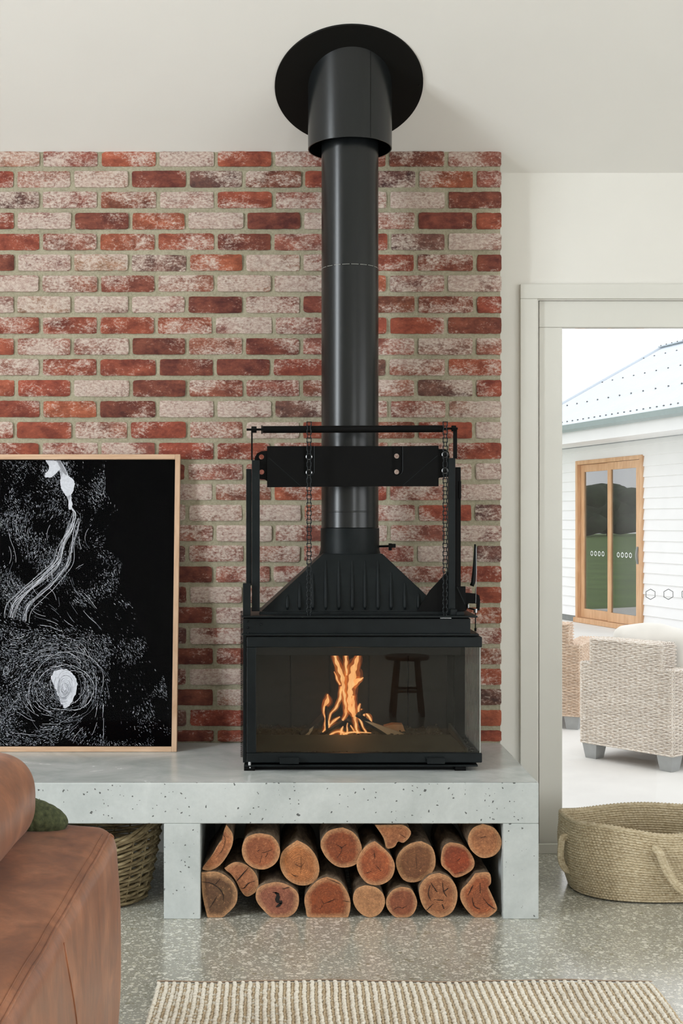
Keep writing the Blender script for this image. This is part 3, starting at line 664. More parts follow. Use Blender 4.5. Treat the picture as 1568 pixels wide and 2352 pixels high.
# chains
CD = 4.683
lm = None
for px in (709.5, 1022):
    g = G(); n = 48; py0, py1 = 969, 1416; st = (py1-py0)/n; x = X(px, CD)
    for i in range(n+1): z = Z(py0+i*st, CD); g.tube([(x-.0085, CD, z), (x+.0085, CD, z)], .0016, 6)
    ch = sp('chain', g, M['chrome'])
    ch.data.materials[0] = M['darksteel']
    for i in range(n):
        zz = Z(py0+(i+.5)*st, CD); off = .0078 if i % 2 == 0 else .0052; L = st*CD/F
        if lm is None or i < 2:
            gg = G()
            for s_ in (-1, 1):
                gg.tube([(s_*off, 0, L*.62), (s_*off, 0, L*.35), (s_*off*.96, 0, 0), (s_*off, 0, -L*.35), (s_*off, 0, -L*.62)], [.0016, .0026, .0016, .0026, .0016], 6)
            o = put('link', gg, M['steel'], ch, origin=(0, 0, 0)); lm = lm or {}; lm[(px, i % 2)] = o.data
        else:
            o = bpy.data.objects.new('link', lm[(px, i % 2)]); COL.objects.link(o); o.parent = ch
        o.location = Vector((x, CD, zz))-WO[ch.name]
for px, py, Dk in ((709.5, 1049, CD), (709.5, 1085, CD), (1022, 1044, CD), (1022, 1081, CD)):
    g = G(); g.tube([(X(px, Dk)+.0105*math.cos(k*PI/8), Dk+.006, Z(py, Dk)+.0105*math.sin(k*PI/8)) for k in range(17)], .0014, 6); sp('split_ring', g, M['chrome'])
for px0, px1, py in ((699, 734, 1422), (1010, 1036, 1419)):
    g = G(); g.box(X(px0, CD), X(px1, CD), CD-.004, CD+.004, Z(py+1.8, CD), Z(py-.8, CD)); sp('chain_tensioner', g, M['chrome'], bevel=.001)
# lever at right
LD = 4.78
g = G(); pts = [(1083, 1346, 5), (1086, 1338, 5), (1088.5, 1315, 4.5), (1090, 1285, 3.5), (1091, 1262, 3), (1090.5, 1250, 2)]
g.tube([(X(a, LD), LD, Z(b, LD)) for a, b, r in pts], [r*LD/F for a, b, r in pts], 10); lev = sp('lever', g, M['steel'], smooth=True)
g = G(); g.tube([(X(1093.2, LD), LD-.004, Z(1255, LD)), (X(1093.5, LD), LD-.004, Z(1320, LD)), (X(1091.5, LD), LD-.004, Z(1385, LD))], .0013, 6); put('edge_wire', g, M['chrome'], lev)
g = G(); q = [(1069, 1362), (1094, 1364), (1101, 1368), (1103, 1378), (1101.5, 1403), (1096, 1402), (1096, 1387), (1076, 1386), (1072, 1402), (1067, 1402)]
g.prism([(X(a, LD), Z(b, LD)) for a, b in q][::-1], LD+.006, LD+.03); put('lever_bracket', g, M['darksteel'], lev)
g = G(); g.tube([(X(1091.5, LD), LD, Z(1400, LD)), (X(1091.5, LD), LD, Z(1446, LD))], .0022, 8); g.tube([(X(1091.5, LD), LD, Z(1443, LD)), (X(1091.5, LD), LD, Z(1450, LD))], .004, 8); g.tube([(X(1074, LD), LD, Z(1396, LD)), (X(1096, LD), LD, Z(1402, LD))], .003, 8); put('lever_rod', g, M['darksteel'], lev)
g = G(); g.tube([(X(1091.5, LD), LD-.003, Z(1398, LD)), (X(1091.5, LD), LD-.003, Z(1407, LD))], .0075, 10); g.tube([(X(1074.5, LD), LD-.003, Z(1388, LD)), (X(1074.5, LD), LD-.003, Z(1396, LD))], .004, 10); put('lever_nut', g, M['chrome'], lev)

# ---- flue
flue = thing('flue_pipe', (FXc, FD, Z(1213, 4.835)), 'tall round black flue pipe running from the stove up to the sloping ceiling', 'pipe')
z_a, z_b, z_c = Z(1213, 4.838), Z(606, 4.838), Z(335, 4.838)+.10
g = G(); g.lathe((FXc, FD, 0), [(FR-.004, z_a+.0006), (FR, z_a+.002), (FR, z_b-.0008), (FR-.004, z_b-.0008)], 72); put('pipe_section', g, M['flue'], flue, auto=40)
g = G(); g.lathe((FXc, FD, 0), [(FR-.004, z_b+.0008), (FR-.0004, z_b+.0008), (FR-.0004, z_c)], 72); put('pipe_section', g, M['flue'], flue, auto=40)
g = G(); n = 60
for k in range(n):
    a = PI+PI*k/n
    if k % 6 == 5: continue
    g.box(*[0]*6) if False else g.tube([(FXc+(FR+.0002)*math.cos(a+j*.052*.8), FD+(FR+.0002)*math.sin(a+j*.052*.8), z_b) for j in (0, 1)], .0009, 4)
put('seam', g, M['weld'], flue)
g = G(); zz = Z(1175, 4.838); g.lathe((FXc, FD, 0), [(FR, zz-.003), (FR+.0012, zz), (FR, zz+.003)], 72); put('joint_band', g, M['flue'], flue, auto=60)
CR = .164; zcb = Z(343, 4.95)
rose = thing('ceiling_collar', (FXc, FD, zcb), 'black round sleeve with a wide disc plate where the flue meets the white ceiling', 'flue collar')
g = G(); seg = 96; vs = []
for rr in (CR, CR-.004):
    for k in range(seg):
        a = 2*PI*k/seg; x, y = FXc+rr*math.cos(a), FD+rr*math.sin(a); vs += [(x, y, zcb), (x, y, zc(y)-.006)]
g.add(vs, [(2*k, 2*((k+1) % seg), 2*((k+1) % seg)+1, 2*k+1) for k in range(seg)]+[(2*seg+2*k+1, 2*seg+2*((k+1) % seg)+1, 2*seg+2*((k+1) % seg), 2*seg+2*k) for k in range(seg)]+[(2*seg+2*k, 2*seg+2*((k+1) % seg), 2*((k+1) % seg), 2*k) for k in range(seg)])
sleeve = put('sleeve', g, M['flue'], rose, auto=40)
g = G(); a = -PI/2+.45; g.bar((FXc+(CR)*math.cos(a), FD+CR*math.sin(a), zcb+.003), (FXc+CR*math.cos(a), FD+CR*math.sin(a), zc(FD+CR*math.sin(a))-.01), .0035, .0012); put('lap_seam', g, M['plate'], sleeve)
PR = .2905; sl = math.atan(SL); g = G(); vs = []
for zo in (-.0006, -.0055):
    for k in range(seg):
        a = 2*PI*k/seg; x = FXc+PR*math.cos(a)-.004; y = FD+.004+PR*math.sin(a)*math.cos(sl); vs.append((x, y-abs(zo)*0, zc(y)+zo/math.cos(sl)))
g.add(vs, [tuple(range(seg)), tuple(range(2*seg-1, seg-1, -1))]+[(k, k+seg, (k+1) % seg+seg, (k+1) % seg) for k in range(seg)]); put('disc_plate', g, M['plate'], rose, auto=40)
g = G()
for a in (1.62*PI+PI, -.5*PI+.0, PI*.15-.5):
    y = FD+(PR-.02)*math.sin(a)*math.cos(sl); x = FXc+(PR-.02)*math.cos(a)
    g.blob((x, y, zc(y)-.008), .004, .004, .003, 0, 8, 4)
put('screw', g, M['darksteel'], rose)

# ---- fire
FY = 4.88
def fz(zx, zy, D=FY): px, py = 680+zx/5.6, 1480+zy/5.6; return Vector((X(px, D), D, Z(py, D)))
fire = thing('fire', tuple(fz(640, 1165)), 'orange flames burning on kindling in the middle of the firebox', 'fire')
TG = [[(600, 980, 22), (640, 870, 42), (625, 700, 40), (605, 560, 52), (595, 430, 70), (545, 290, 62), (505, 180, 46), (478, 90, 30)],
      [(740, 930, 34), (690, 800, 74), (690, 650, 84), (700, 520, 104), (725, 400, 120), (745, 300, 96), (785, 190, 56), (795, 90, 26)],
      [(720, 540, 60), (775, 470, 72), (830, 450, 44), (868, 425, 8)], [(650, 400, 20), (640, 250, 46), (640, 100, 40)],
      [(365, 1115, 20), (372, 960, 16), (352, 830, 26), (395, 740, 66), (408, 640, 12)], [(418, 1085, 24), (432, 920, 22), (505, 820, 34), (560, 700, 40), (575, 540, 36)],
      [(340, 1130, 14), (470, 1000, 34), (560, 930, 14)], [(800, 1165, 30), (768, 1050, 34), (752, 920, 44), (735, 800, 60), (730, 660, 40)],
      [(905, 1150, 22), (860, 1060, 22), (812, 950, 26), (800, 860, 40), (820, 760, 16)], [(965, 1000, 12), (940, 930, 46), (900, 890, 10)],
      [(430, 1165, 14), (540, 1120, 38), (640, 1150, 26)], [(600, 1160, 30), (720, 1130, 16), (975, 1138, 6)], [(570, 1165, 36), (585, 1100, 30), (600, 1050, 6)],
      [(490, 350, 8), (520, 430, 24), (560, 520, 20)], [(850, 960, 20), (870, 900, 28), (840, 830, 12)], [(660, 1010, 8), (655, 1080, 16), (650, 1160, 18)],
      [(700, 1040, 10), (760, 1140, 26), (830, 1165, 20)], [(560, 1000, 10), (500, 1040, 26), (440, 1090, 16)]]
rf = random.Random(11)
def smoothpath(pts, n=5):
    out = []
    for i in range(len(pts)-1):
        p0 = pts[max(i-1, 0)]; p1 = pts[i]; p2 = pts[i+1]; p3 = pts[min(i+2, len(pts)-1)]
        for k in range(n):
            t = k/n; out.append(tuple(.5*((2*b)+(-a+c)*t+(2*a-5*b+4*c-d)*t*t+(-a+3*b-3*c+d)*t**3) for a, b, c, d in zip(p0, p1, p2, p3)))
    out.append(pts[-1]); return out
for i, T in enumerate(TG):
    D = FY+rf.uniform(-.03, .03); P_ = smoothpath(T, 6)
    W_ = [(fz(a+4*math.sin(b*.05+i), b, D)) for a, b, c in P_]
    g = G(); g.tube(W_, [max(c, 2)/5.6/2*D/F*1.55+.0008 for a, b, c in P_], 14, flat=.5); fo = put('flame_tongue', g, M['flame_o'], fire, smooth=True)
    g = G(); g.tube([p+Vector((0, -.001, 0)) for p in W_], [max(c, 2)/5.6/2*D/F*(.70+.18*math.sin(b*.06+i*2))+.0003 for a, b, c in P_], 10, flat=.35); put('flame_core', g, M['flame_i'], fo, smooth=True)
for i, T in enumerate((TG[0], TG[1], TG[4], TG[7])):
    P_ = smoothpath(T, 6); W_ = [fz(a+8*math.sin(b*.03+i*2), b-10, FY+.01) for a, b, c in P_]
    g = G(); g.tube(W_, [max(c, 2)/5.6/2*FY/F*2.1+.001 for a, b, c in P_], 14, flat=.5); put('flame_veil', g, M['flame_v'], fire, smooth=True)
# small dark pockets come from sticks in front of the flames
pl = bpy.data.lights.new('firelight', 'POINT'); pl.energy = 1.3; pl.color = (1, .45, .15); pl.shadow_soft_size = .05
po = bpy.data.objects.new('firelight', pl); COL.objects.link(po); po.location = fz(660, 700)+Vector((0, -.02, 0))
def stick(a, b, wd, D0, D1, mat, label, cap=None):
    p, q = fz(*a, D=D0), fz(*b, D=D1); g = G(); n = 6; rs = random.Random(int(a[0]))
    pts = [p.lerp(q, i/n)+Vector((rs.uniform(-.001, .001), 0, rs.uniform(-.001, .001))) for i in range(n+1)]
    g.tube(pts, [wd*rs.uniform(.9, 1.1) for _ in pts], 6)
    o = put('kindling_stick', g, mat, origin=tuple(p)); tag(o, label, 'firewood', 'kindling in the firebox'); return o
stick((300, 1175), (640, 960), .0075, 4.86, 4.90, M['char'], 'charred kindling stick sloping up to the right at the front of the fire')
stick((60, 1170), (420, 850), .011, 4.85, 4.92, M['char'], 'dark charred stick leaning at the far left of the fire')
stick((385, 800), (400, 1130), .006, 4.84, 4.86, M['char'], 'short upright black stick among the left flames')
stick((780, 900), (1150, 1160), .010, 4.87, 4.88, M['char'], 'charred stick sloping down to the right of the flames')
stick((810, 900), (880, 850), .009, 4.85, 4.88, M['char'], 'burnt stick end propped above the right of the fire')
stick((620, 960), (1000, 1165), .008, 4.90, 4.92, M['char'], 'black stick lying across the base of the fire')
g = G(); Dk = 4.86
g.prism([(fz(a, b, Dk).x, fz(a, b, Dk).z) for a, b in ((60, 1170), (225, 1055), (205, 1110), (160, 1175))][::-1], Dk, Dk+.02); tag(put('kindling_stick', g, M['pale'], origin=tuple(fz(130, 1170, Dk))), 'pale split kindling wedge at the left foot of the fire', 'firewood', 'kindling in the firebox')
g = G(); g.prism([(fz(a, b, Dk).x, fz(a, b, Dk).z) for a, b in ((880, 985), (950, 1000), (1200, 1085), (1410, 1165), (1180, 1165), (1080, 1100))][::-1], Dk, Dk+.02); tag(put('kindling_stick', g, M['pale'], origin=tuple(fz(1200, 1165, Dk))), 'long pale split stick pointing right from the fire', 'firewood', 'kindling in the firebox')
Dk = 4.93; g = G(); g.prism([(fz(a, b, Dk).x, fz(a, b, Dk).z) for a, b in ((1130, 1060), (1240, 1030), (1370, 1035), (1415, 1160), (1200, 1165))][::-1], Dk, Dk+.05); tag(put('kindling_stick', g, M['cedar'], origin=tuple(fz(1270, 1165, Dk))), 'short brown offcut block lying right of the fire', 'firewood', 'kindling in the firebox')

# ================================================================== framed print
ang = math.atan((5.215-5.05)/1.19)
U0 = Vector((X(407.5, 5.08), 5.043, HT+.001)); uu = Vector((1, 0, 0)); vv = Vector((0, math.sin(ang), math.cos(ang))); nn_ = Vector((0, -math.cos(ang), math.sin(ang)))
HH = 1.208; WWd = .86
art = thing('framed_print', tuple(U0+Vector((-WWd/2, 0, 0))), 'large black and white marbled abstract print in a thin oak frame, leaning on the bricks', 'artwork')
def apt(u, v, n=0): return U0+uu*u+vv*v+nn_*n
def abox(g, u0, u1, v0, v1, n0, n1):
    g.add([apt(a, b, c) for a in (u0, u1) for b in (v0, v1) for c in (n0, n1)], [(0, 1, 3, 2), (4, 6, 7, 5), (0, 4, 5, 1), (2, 3, 7, 6), (0, 2, 6, 4), (1, 5, 7, 3)])
fw = .0205
for nm, a in (('frame_side', (-fw, 0, 0, HH)), ('frame_side', (-WWd, -WWd+fw, 0, HH))):
    g = G(); abox(g, *a, -.028, .004); put(nm, g, M['oak'], art, bevel=.001)
for v0 in (0, HH-fw):
    g = G(); abox(g, -WWd+fw+.0004, -fw-.0004, v0, v0+fw, -.028, .004); put('frame_rail', g, M['oakh'], art, bevel=.001)
g = G(); abox(g, -WWd+fw, -fw, fw, HH-fw, -.02, -.010); prn = put('print', g, M['print'], art)
g = G(); abox(g, -WWd+fw, -fw, fw, HH-fw, -.0075, -.0055); put('picture_glass', g, M['artglass'], art)
def pa(px, py): return ((px-407.5)/571.0, (1727.5-py)/684.5*HH)
ra = random.Random(21)
def vel(x, y):
    vx_, vy_ = .25, 1.0
    dx, dy = x-150, (y-1578)*.78; r = math.hypot(dx, dy)+1
    k = math.exp(-(r/125)**2)*3.2; vx_ += -k*dy/r; vy_ += k*dx/r
    dx, dy = x-205, y-1240; r = math.hypot(dx, dy)+1; k = math.exp(-(r/45)**2)*2.2; vx_ += k*dy/r; vy_ += -k*dx/r
    dx, dy = x-100, y-1140; r = math.hypot(dx, dy)+1; k = math.exp(-(r/50)**2)*1.2; vx_ += -k*dy/r; vy_ += k*dx/r
    vx_ += 1.3*noise.noise(Vector((x*.018, y*.018, 2))) + (.5*max(0, min(1, (x-150)/150)) if y > 1350 else -.4*max(0, 1-abs(y-1300)/150)); vy_ += 1.1*noise.noise(Vector((x*.018, y*.018, 8)))
    n = math.hypot(vx_, vy_)+1e-6; return vx_/n, vy_/n
EDGE = [(1050, 232), (1130, 232), (1150, 248), (1180, 268), (1215, 240), (1262, 228), (1280, 262), (1300, 276), (1340, 268), (1400, 300), (1480, 335), (1550, 372), (1640, 398), (1720, 398)]
def edge(y):
    for (a, b), (c, d) in zip(EDGE, EDGE[1:]):
        if a <= y <= c: return b+(d-b)*(y-a)/(c-a)
    return 390
JET = [(120, 1055, 9), (135, 1085, 13), (143, 1112, 17), (148, 1140, 8), (153, 1165, 5), (163, 1183, 4), (156, 1210, 7), (142, 1245, 3.5), (128, 1290, 5), (105, 1320, 4), (80, 1345, 6), (58, 1362, 5), (30, 1392, 3), (22, 1425, 2)]
g1 = G(); g2 = G()
def stroke(gx, pts, wds):
    n = len(pts); vs = []
    for i, (x, y) in enumerate(pts):
        a = pts[max(i-1, 0)]; b = pts[min(i+1, n-1)]; dx, dy = b[0]-a[0], b[1]-a[1]; L = math.hypot(dx, dy)+1e-9
        w_ = wds[i]/2
        for s_ in (-1, 1):
            q = pa(max(-70, min(393, x-s_*dy/L*w_)), max(1056, min(1714, y+s_*dx/L*w_))); vs.append(apt(q[0], q[1], -.0097))
    gx.add(vs, [(2*i, 2*i+1, 2*i+3, 2*i+2) for i in range(n-1)])
cnt = 0
while cnt < 15000:
    x = ra.uniform(-68, 394); y = ra.uniform(1056, 1714); e = edge(y)
    if x > e: continue
    d = .30+1.7*noise.noise(Vector((x*.013, y*.013, 0)))+.5*noise.noise(Vector((x*.045, y*.045, 5)))
    r = math.hypot(x-150, (y-1575)*.8); d += .35*math.exp(-((r-52)/22)**2)-.9*math.exp(-(r/30)**2)+.3*math.exp(-((r-100)/14)**2)
    d += .7*math.exp(-((x-30)/50)**2)*(y > 1450)*.8
    d -= .5*max(0, 1-abs(x-200)/60)*(1300 < y < 1420)
    if x > 250 and y > 1400: d -= .35
    if e-x > 60 and 1120 < y < 1180 and x > 150: d -= .1
    if ra.random() > max(.03, d): continue
    n = ra.choice((1, 1, 2, 3)); st = ra.uniform(.7, 1.8); pts = [(x, y)]
    for _ in range(n): vx_, vy_ = vel(*pts[-1]); pts.append((pts[-1][0]+vx_*st, pts[-1][1]+vy_*st))
    stroke(g1 if ra.random() < .2 else g2, pts, [ra.uniform(.35, 1.0)]*len(pts)); cnt += 1
for k in range(9):      # strands along the jet
    off = (k-4)*1.3 if k < 7 else (12 if k == 7 else 19); ph = ra.random()*6
    pts = []; wd = []
    for i, (x, y, w_) in enumerate(smoothpath(JET, 6)):
        if k >= 7 and (y < 1190): continue
        sp_ = .35+min(1, max(0, (y-1170)/150))*1.2; wob = math.sin(y*.07+ph)*2.4
        if y < 1150 and k < 7: off2 = off*w_/8
        else: off2 = off*sp_+wob
        pts.append((x+off2+(y-1190)*.05*(k >= 7), y+off2*.4)); wd.append((max(.8, w_*.42) if y < 1160 else (.8 if k % 2 else .5)+(w_*.06)))
    stroke(g1, pts, wd)
def blobpoly(pts, jit=1.2):
    q = smoothpath([p+(0,) for p in pts]+[pts[0]+(0,)], 5)[:-1]; c = (sum(a for a, b, _ in q)/len(q), sum(b for a, b, _ in q)/len(q))
    vs = []
    for a, b, _ in [(c[0], c[1], 0)]+q:
        u, v = pa(max(-60, min(393, a+ra.uniform(-jit, jit))), max(1055.5, b+ra.uniform(-jit, jit))); vs.append(apt(u, v, -.0096))
    g1.add(vs, [(0, 1+i, 1+(i+1) % len(q)) for i in range(len(q))])
blobpoly([(90, 1056), (112, 1056), (124, 1074), (118, 1084), (104, 1096), (88, 1094), (98, 1074)])
blobpoly([(126, 1075), (136, 1090), (152, 1098), (160, 1112), (157, 1128), (148, 1140), (138, 1138), (128, 1122), (125, 1104), (131, 1090)])
blobpoly([(148, 1140), (156, 1160), (152, 1172), (147, 1168)])
blobpoly([(119, 1550), (135, 1541), (158, 1545), (172, 1562), (176, 1580), (168, 1610), (152, 1628), (140, 1620), (132, 1600), (124, 1580), (117, 1565)], 2)
g3 = G()
for r0, a0, a1, ww, sy in ((58, -2.9, 2.2, 1.8, 1.0), (52, -2.5, 1.6, 1.1, 1.0), (92, -3.9, .1, 1.3, .82), (96, -3.6, -.2, .8, .82), (112, 1.7, 4.2, 1.0, 1), (40, -1.6, 1.2, 1.4, 1.1), (70, .3, 2.3, .9, 1.1), (45, -2.2, .6, .9, 1.1), (64, -.4, 2.4, 1.2, 1.15)):
    pts = []
    for i in range(60):
        a = a0+(a1-a0)*i/59; rr = r0*(1+.12*math.sin(a*2+r0))+9*noise.noise(Vector((a*.9, r0, 0)))+2.2*noise.noise(Vector((a*6, r0, 4)))
        pts.append((150+rr*math.cos(a), 1585+rr*sy*math.sin(a)))
    stroke(g1 if r0 in (58, 92, 40) else g2, pts, [ww*(.3+ra.random()*.5) for _ in pts])
for k in range(150):    # flowing thin lines
    x = ra.uniform(0, 200) if k % 3 else ra.uniform(20, 260); y = ra.uniform(1180, 1690)
    if k % 3 == 0: a = ra.random()*6.3; rr = ra.uniform(48, 118); x = 150+rr*math.cos(a); y = 1580+rr*math.sin(a)
    pts = [(x, y)]
    for _ in range(ra.randint(6, 22)): vx_, vy_ = vel(*pts[-1]); pts.append((pts[-1][0]+vx_*2.2, pts[-1][1]+vy_*2.2))
    stroke(g2 if k % 2 else g1, pts, [.6]*len(pts))
for k in range(60):
    a = ra.uniform(0, 6.28); r = ra.uniform(4, 30); cx_, cy_ = (148, 1585); pts = []
    for i in range(14): pts.append((cx_+r*math.cos(a)*.75+1.5*noise.noise(Vector((a, r, 1))), cy_+r*1.25*math.sin(a))); a += .1; r *= 1.012
    stroke(g3, pts, [ra.uniform(.3, 1.0)]*14)
g3.v = [tuple(Vector(p)+nn_*.0004) for p in g3.v]
put('grey_veining', g3, M['grey_ink'], prn, kind='stuff')
for k in range(16):
    off = ra.uniform(-16, 20); ph = ra.random()*6; pts = []
    for i, (x, y, w_) in enumerate(smoothpath(JET, 6)):
        if y < 1150+ra.random()*10+k*9: continue
        pts.append((x+off*(.3+min(1.3, (y-1150)/160))+2.5*math.sin(y*.09+ph), y+off*.3))
    if len(pts) > 4: stroke(g2 if k % 2 else g1, pts, [ra.uniform(.4, .9) for _ in pts])
put('marbling', g1, M['white_ink'], prn, kind='stuff'); put('fine_marbling', g2, M['grey_ink'], prn, kind='stuff')

# ================================================================== firewood
LOGS = [ # crop, outline, heart colour, label
 ('A', [(330, 60), (385, 140), (390, 230), (350, 330), (270, 440), (180, 490), (110, 485), (110, 455), (190, 350), (250, 250), (300, 180), (305, 120)], (196, 128, 84), 'crescent shaped split log at the top left of the wood stack'),
 ('A', [(655, 140), (760, 165), (825, 250), (835, 340), (790, 430), (690, 482), (580, 465), (500, 395), (475, 290), (510, 190), (580, 150)], (186, 110, 70), 'round orange log in the top row, left of the long pale one'),
 ('A', [(1000, 205), (1100, 260), (1180, 360), (1210, 480), (1180, 580), (1100, 630), (1000, 628), (900, 570), (842, 470), (840, 370), (880, 290)], (206, 132, 78), 'large golden log with fine rings and a small knot hole'),
 ('A', [(1430, 85), (1530, 130), (1600, 230), (1610, 330), (1560, 430), (1450, 465), (1350, 440), (1260, 350), (1220, 240), (1270, 140), (1340, 100)], (150, 76, 40), 'deep red-brown round log with a forked crack, top middle'),
 ('A', [(310, 470), (400, 415), (500, 430), (590, 500), (630, 590), (620, 680), (530, 740), (470, 690), (425, 600), (375, 530), (330, 495)], (194, 128, 88), 'small wedge of split log with two deep dark cracks'),
 ('A', [(92, 505), (250, 500), (370, 575), (430, 680), (420, 800), (330, 900), (240, 965), (165, 965), (130, 850), (100, 700)], (104, 78, 52), 'brown weathered half log with rippled grain, bottom left corner'),
 ('A', [(700, 612), (820, 595), (945, 640), (1010, 710), (1010, 820), (960, 900), (850, 945), (770, 940), (670, 850), (610, 760), (622, 660)], (160, 98, 76), 'mauve-brown log with a rotten black hole in its heart'),
 ('A', [(1280, 545), (1400, 590), (1480, 700), (1505, 800), (1490, 900), (1440, 938), (1130, 940), (1080, 850), (1070, 740), (1120, 650), (1200, 575)], (158, 78, 38), 'flat-bottomed deep orange log in the bottom row'),
 ('B', [(160, 625), (260, 645), (330, 710), (345, 800), (300, 890), (220, 930), (140, 910), (70, 840), (42, 750), (75, 660)], (206, 150, 104), 'pale cream-edged round log in the bottom row'),
 ('B', [(250, 215), (310, 260), (400, 350), (440, 450), (410, 560), (330, 620), (240, 632), (160, 600), (90, 500), (80, 400), (130, 300), (190, 240)], (180, 96, 56), 'onion shaped orange log with a pointed top'),
 ('B', [(250, 62), (400, 60), (520, 62), (590, 120), (575, 180), (520, 230), (470, 218), (440, 265), (390, 285), (355, 270), (330, 180)], (190, 124, 82), 'ragged triangular split log hanging under the slab'),
 ('B', [(690, 215), (790, 270), (825, 380), (810, 480), (740, 560), (620, 605), (520, 580), (462, 480), (452, 390), (500, 300), (590, 235)], (130, 86, 54), 'dull brown log with a grey rim, right of the onion shaped one'),
 ('B', [(500, 640), (590, 660), (640, 740), (648, 820), (600, 910), (500, 942), (420, 910), (362, 830), (362, 750), (420, 670)], (160, 92, 62), 'small round log with a dark slit across its face'),
 ('B', [(860, 508), (955, 550), (1020, 640), (1030, 760), (980, 880), (870, 932), (780, 900), (710, 830), (672, 720), (682, 620), (760, 535)], (172, 112, 74), 'big tan log with star-like cracks in the bottom row'),
 ('B', [(960, 225), (1080, 250), (1165, 340), (1195, 430), (1150, 505), (1020, 560), (950, 505), (882, 440), (880, 340), (905, 260)], (164, 72, 38), 'teardrop log with a bright red heart'),
 ('B', [(1270, 50), (1380, 90), (1445, 190), (1440, 280), (1380, 350), (1280, 375), (1200, 338), (1140, 260), (1135, 170), (1180, 90)], (194, 130, 86), 'round sandy log tucked in the top right corner'),
 ('B', [(1200, 512), (1330, 505), (1350, 600), (1325, 640), (1350, 700), (1405, 830), (1390, 880), (1300, 938), (1200, 932), (1120, 860), (1062, 760), (1070, 670), (1130, 605)], (172, 96, 58), 'broken log with a split notch at the bottom right')]
CRK = {0: [[(290, 130), (318, 200), (290, 300), (230, 370)]], 1: [[(660, 325), (720, 310), (765, 290)], [(665, 350), (648, 420)], [(720, 320), (700, 370)], [(620, 310), (645, 295)]],
 2: [[(1035, 350), (1035, 460), (1030, 520)], [(1035, 460), (980, 430)], [(1035, 460), (1070, 410)], [(940, 520), (1000, 560)], [(960, 535), (1010, 545)]], 3: [[(1280, 210), (1420, 275), (1380, 370)], [(1420, 275), (1470, 240)]],
 4: [[(545, 455), (425, 595)], [(600, 590), (540, 610), (500, 655), (470, 660)]], 5: [[(95, 590), (200, 610), (290, 690), (300, 780)], [(270, 560), (225, 615)], [(240, 730), (170, 840)]],
 6: [[(790, 690), (820, 720), (810, 770), (850, 790), (800, 830)], [(770, 690), (830, 700)], [(860, 660), (930, 640)]], 7: [[(1250, 800), (1370, 750)], [(1250, 800), (1215, 850)], [(1230, 760), (1250, 800)], [(1280, 560), (1360, 590), (1420, 620)], [(1430, 770), (1500, 780)]],
 9: [[(240, 300), (250, 380)], [(260, 440), (310, 500)], [(150, 520), (215, 500)]], 11: [[(640, 340), (645, 470)]], 12: [[(425, 855), (470, 830), (510, 840), (555, 815)]],
 13: [[(780, 600), (840, 690)], [(890, 590), (900, 680), (930, 730)], [(775, 620), (755, 700), (780, 770)], [(810, 760), (900, 765)], [(800, 800), (735, 865)], [(885, 800), (905, 850)], [(905, 680), (945, 650)]],
 14: [[(1020, 410), (1060, 375)], [(1000, 520), (1100, 505)]], 16: [[(1245, 600), (1248, 700)], [(1170, 740), (1190, 820), (1250, 850)], [(1270, 740), (1330, 810), (1390, 850)], [(1180, 620), (1130, 720)]], 15: [[(1250, 180), (1300, 170)]], 10: [[(480, 140), (540, 180)]]}
rl = random.Random(9)
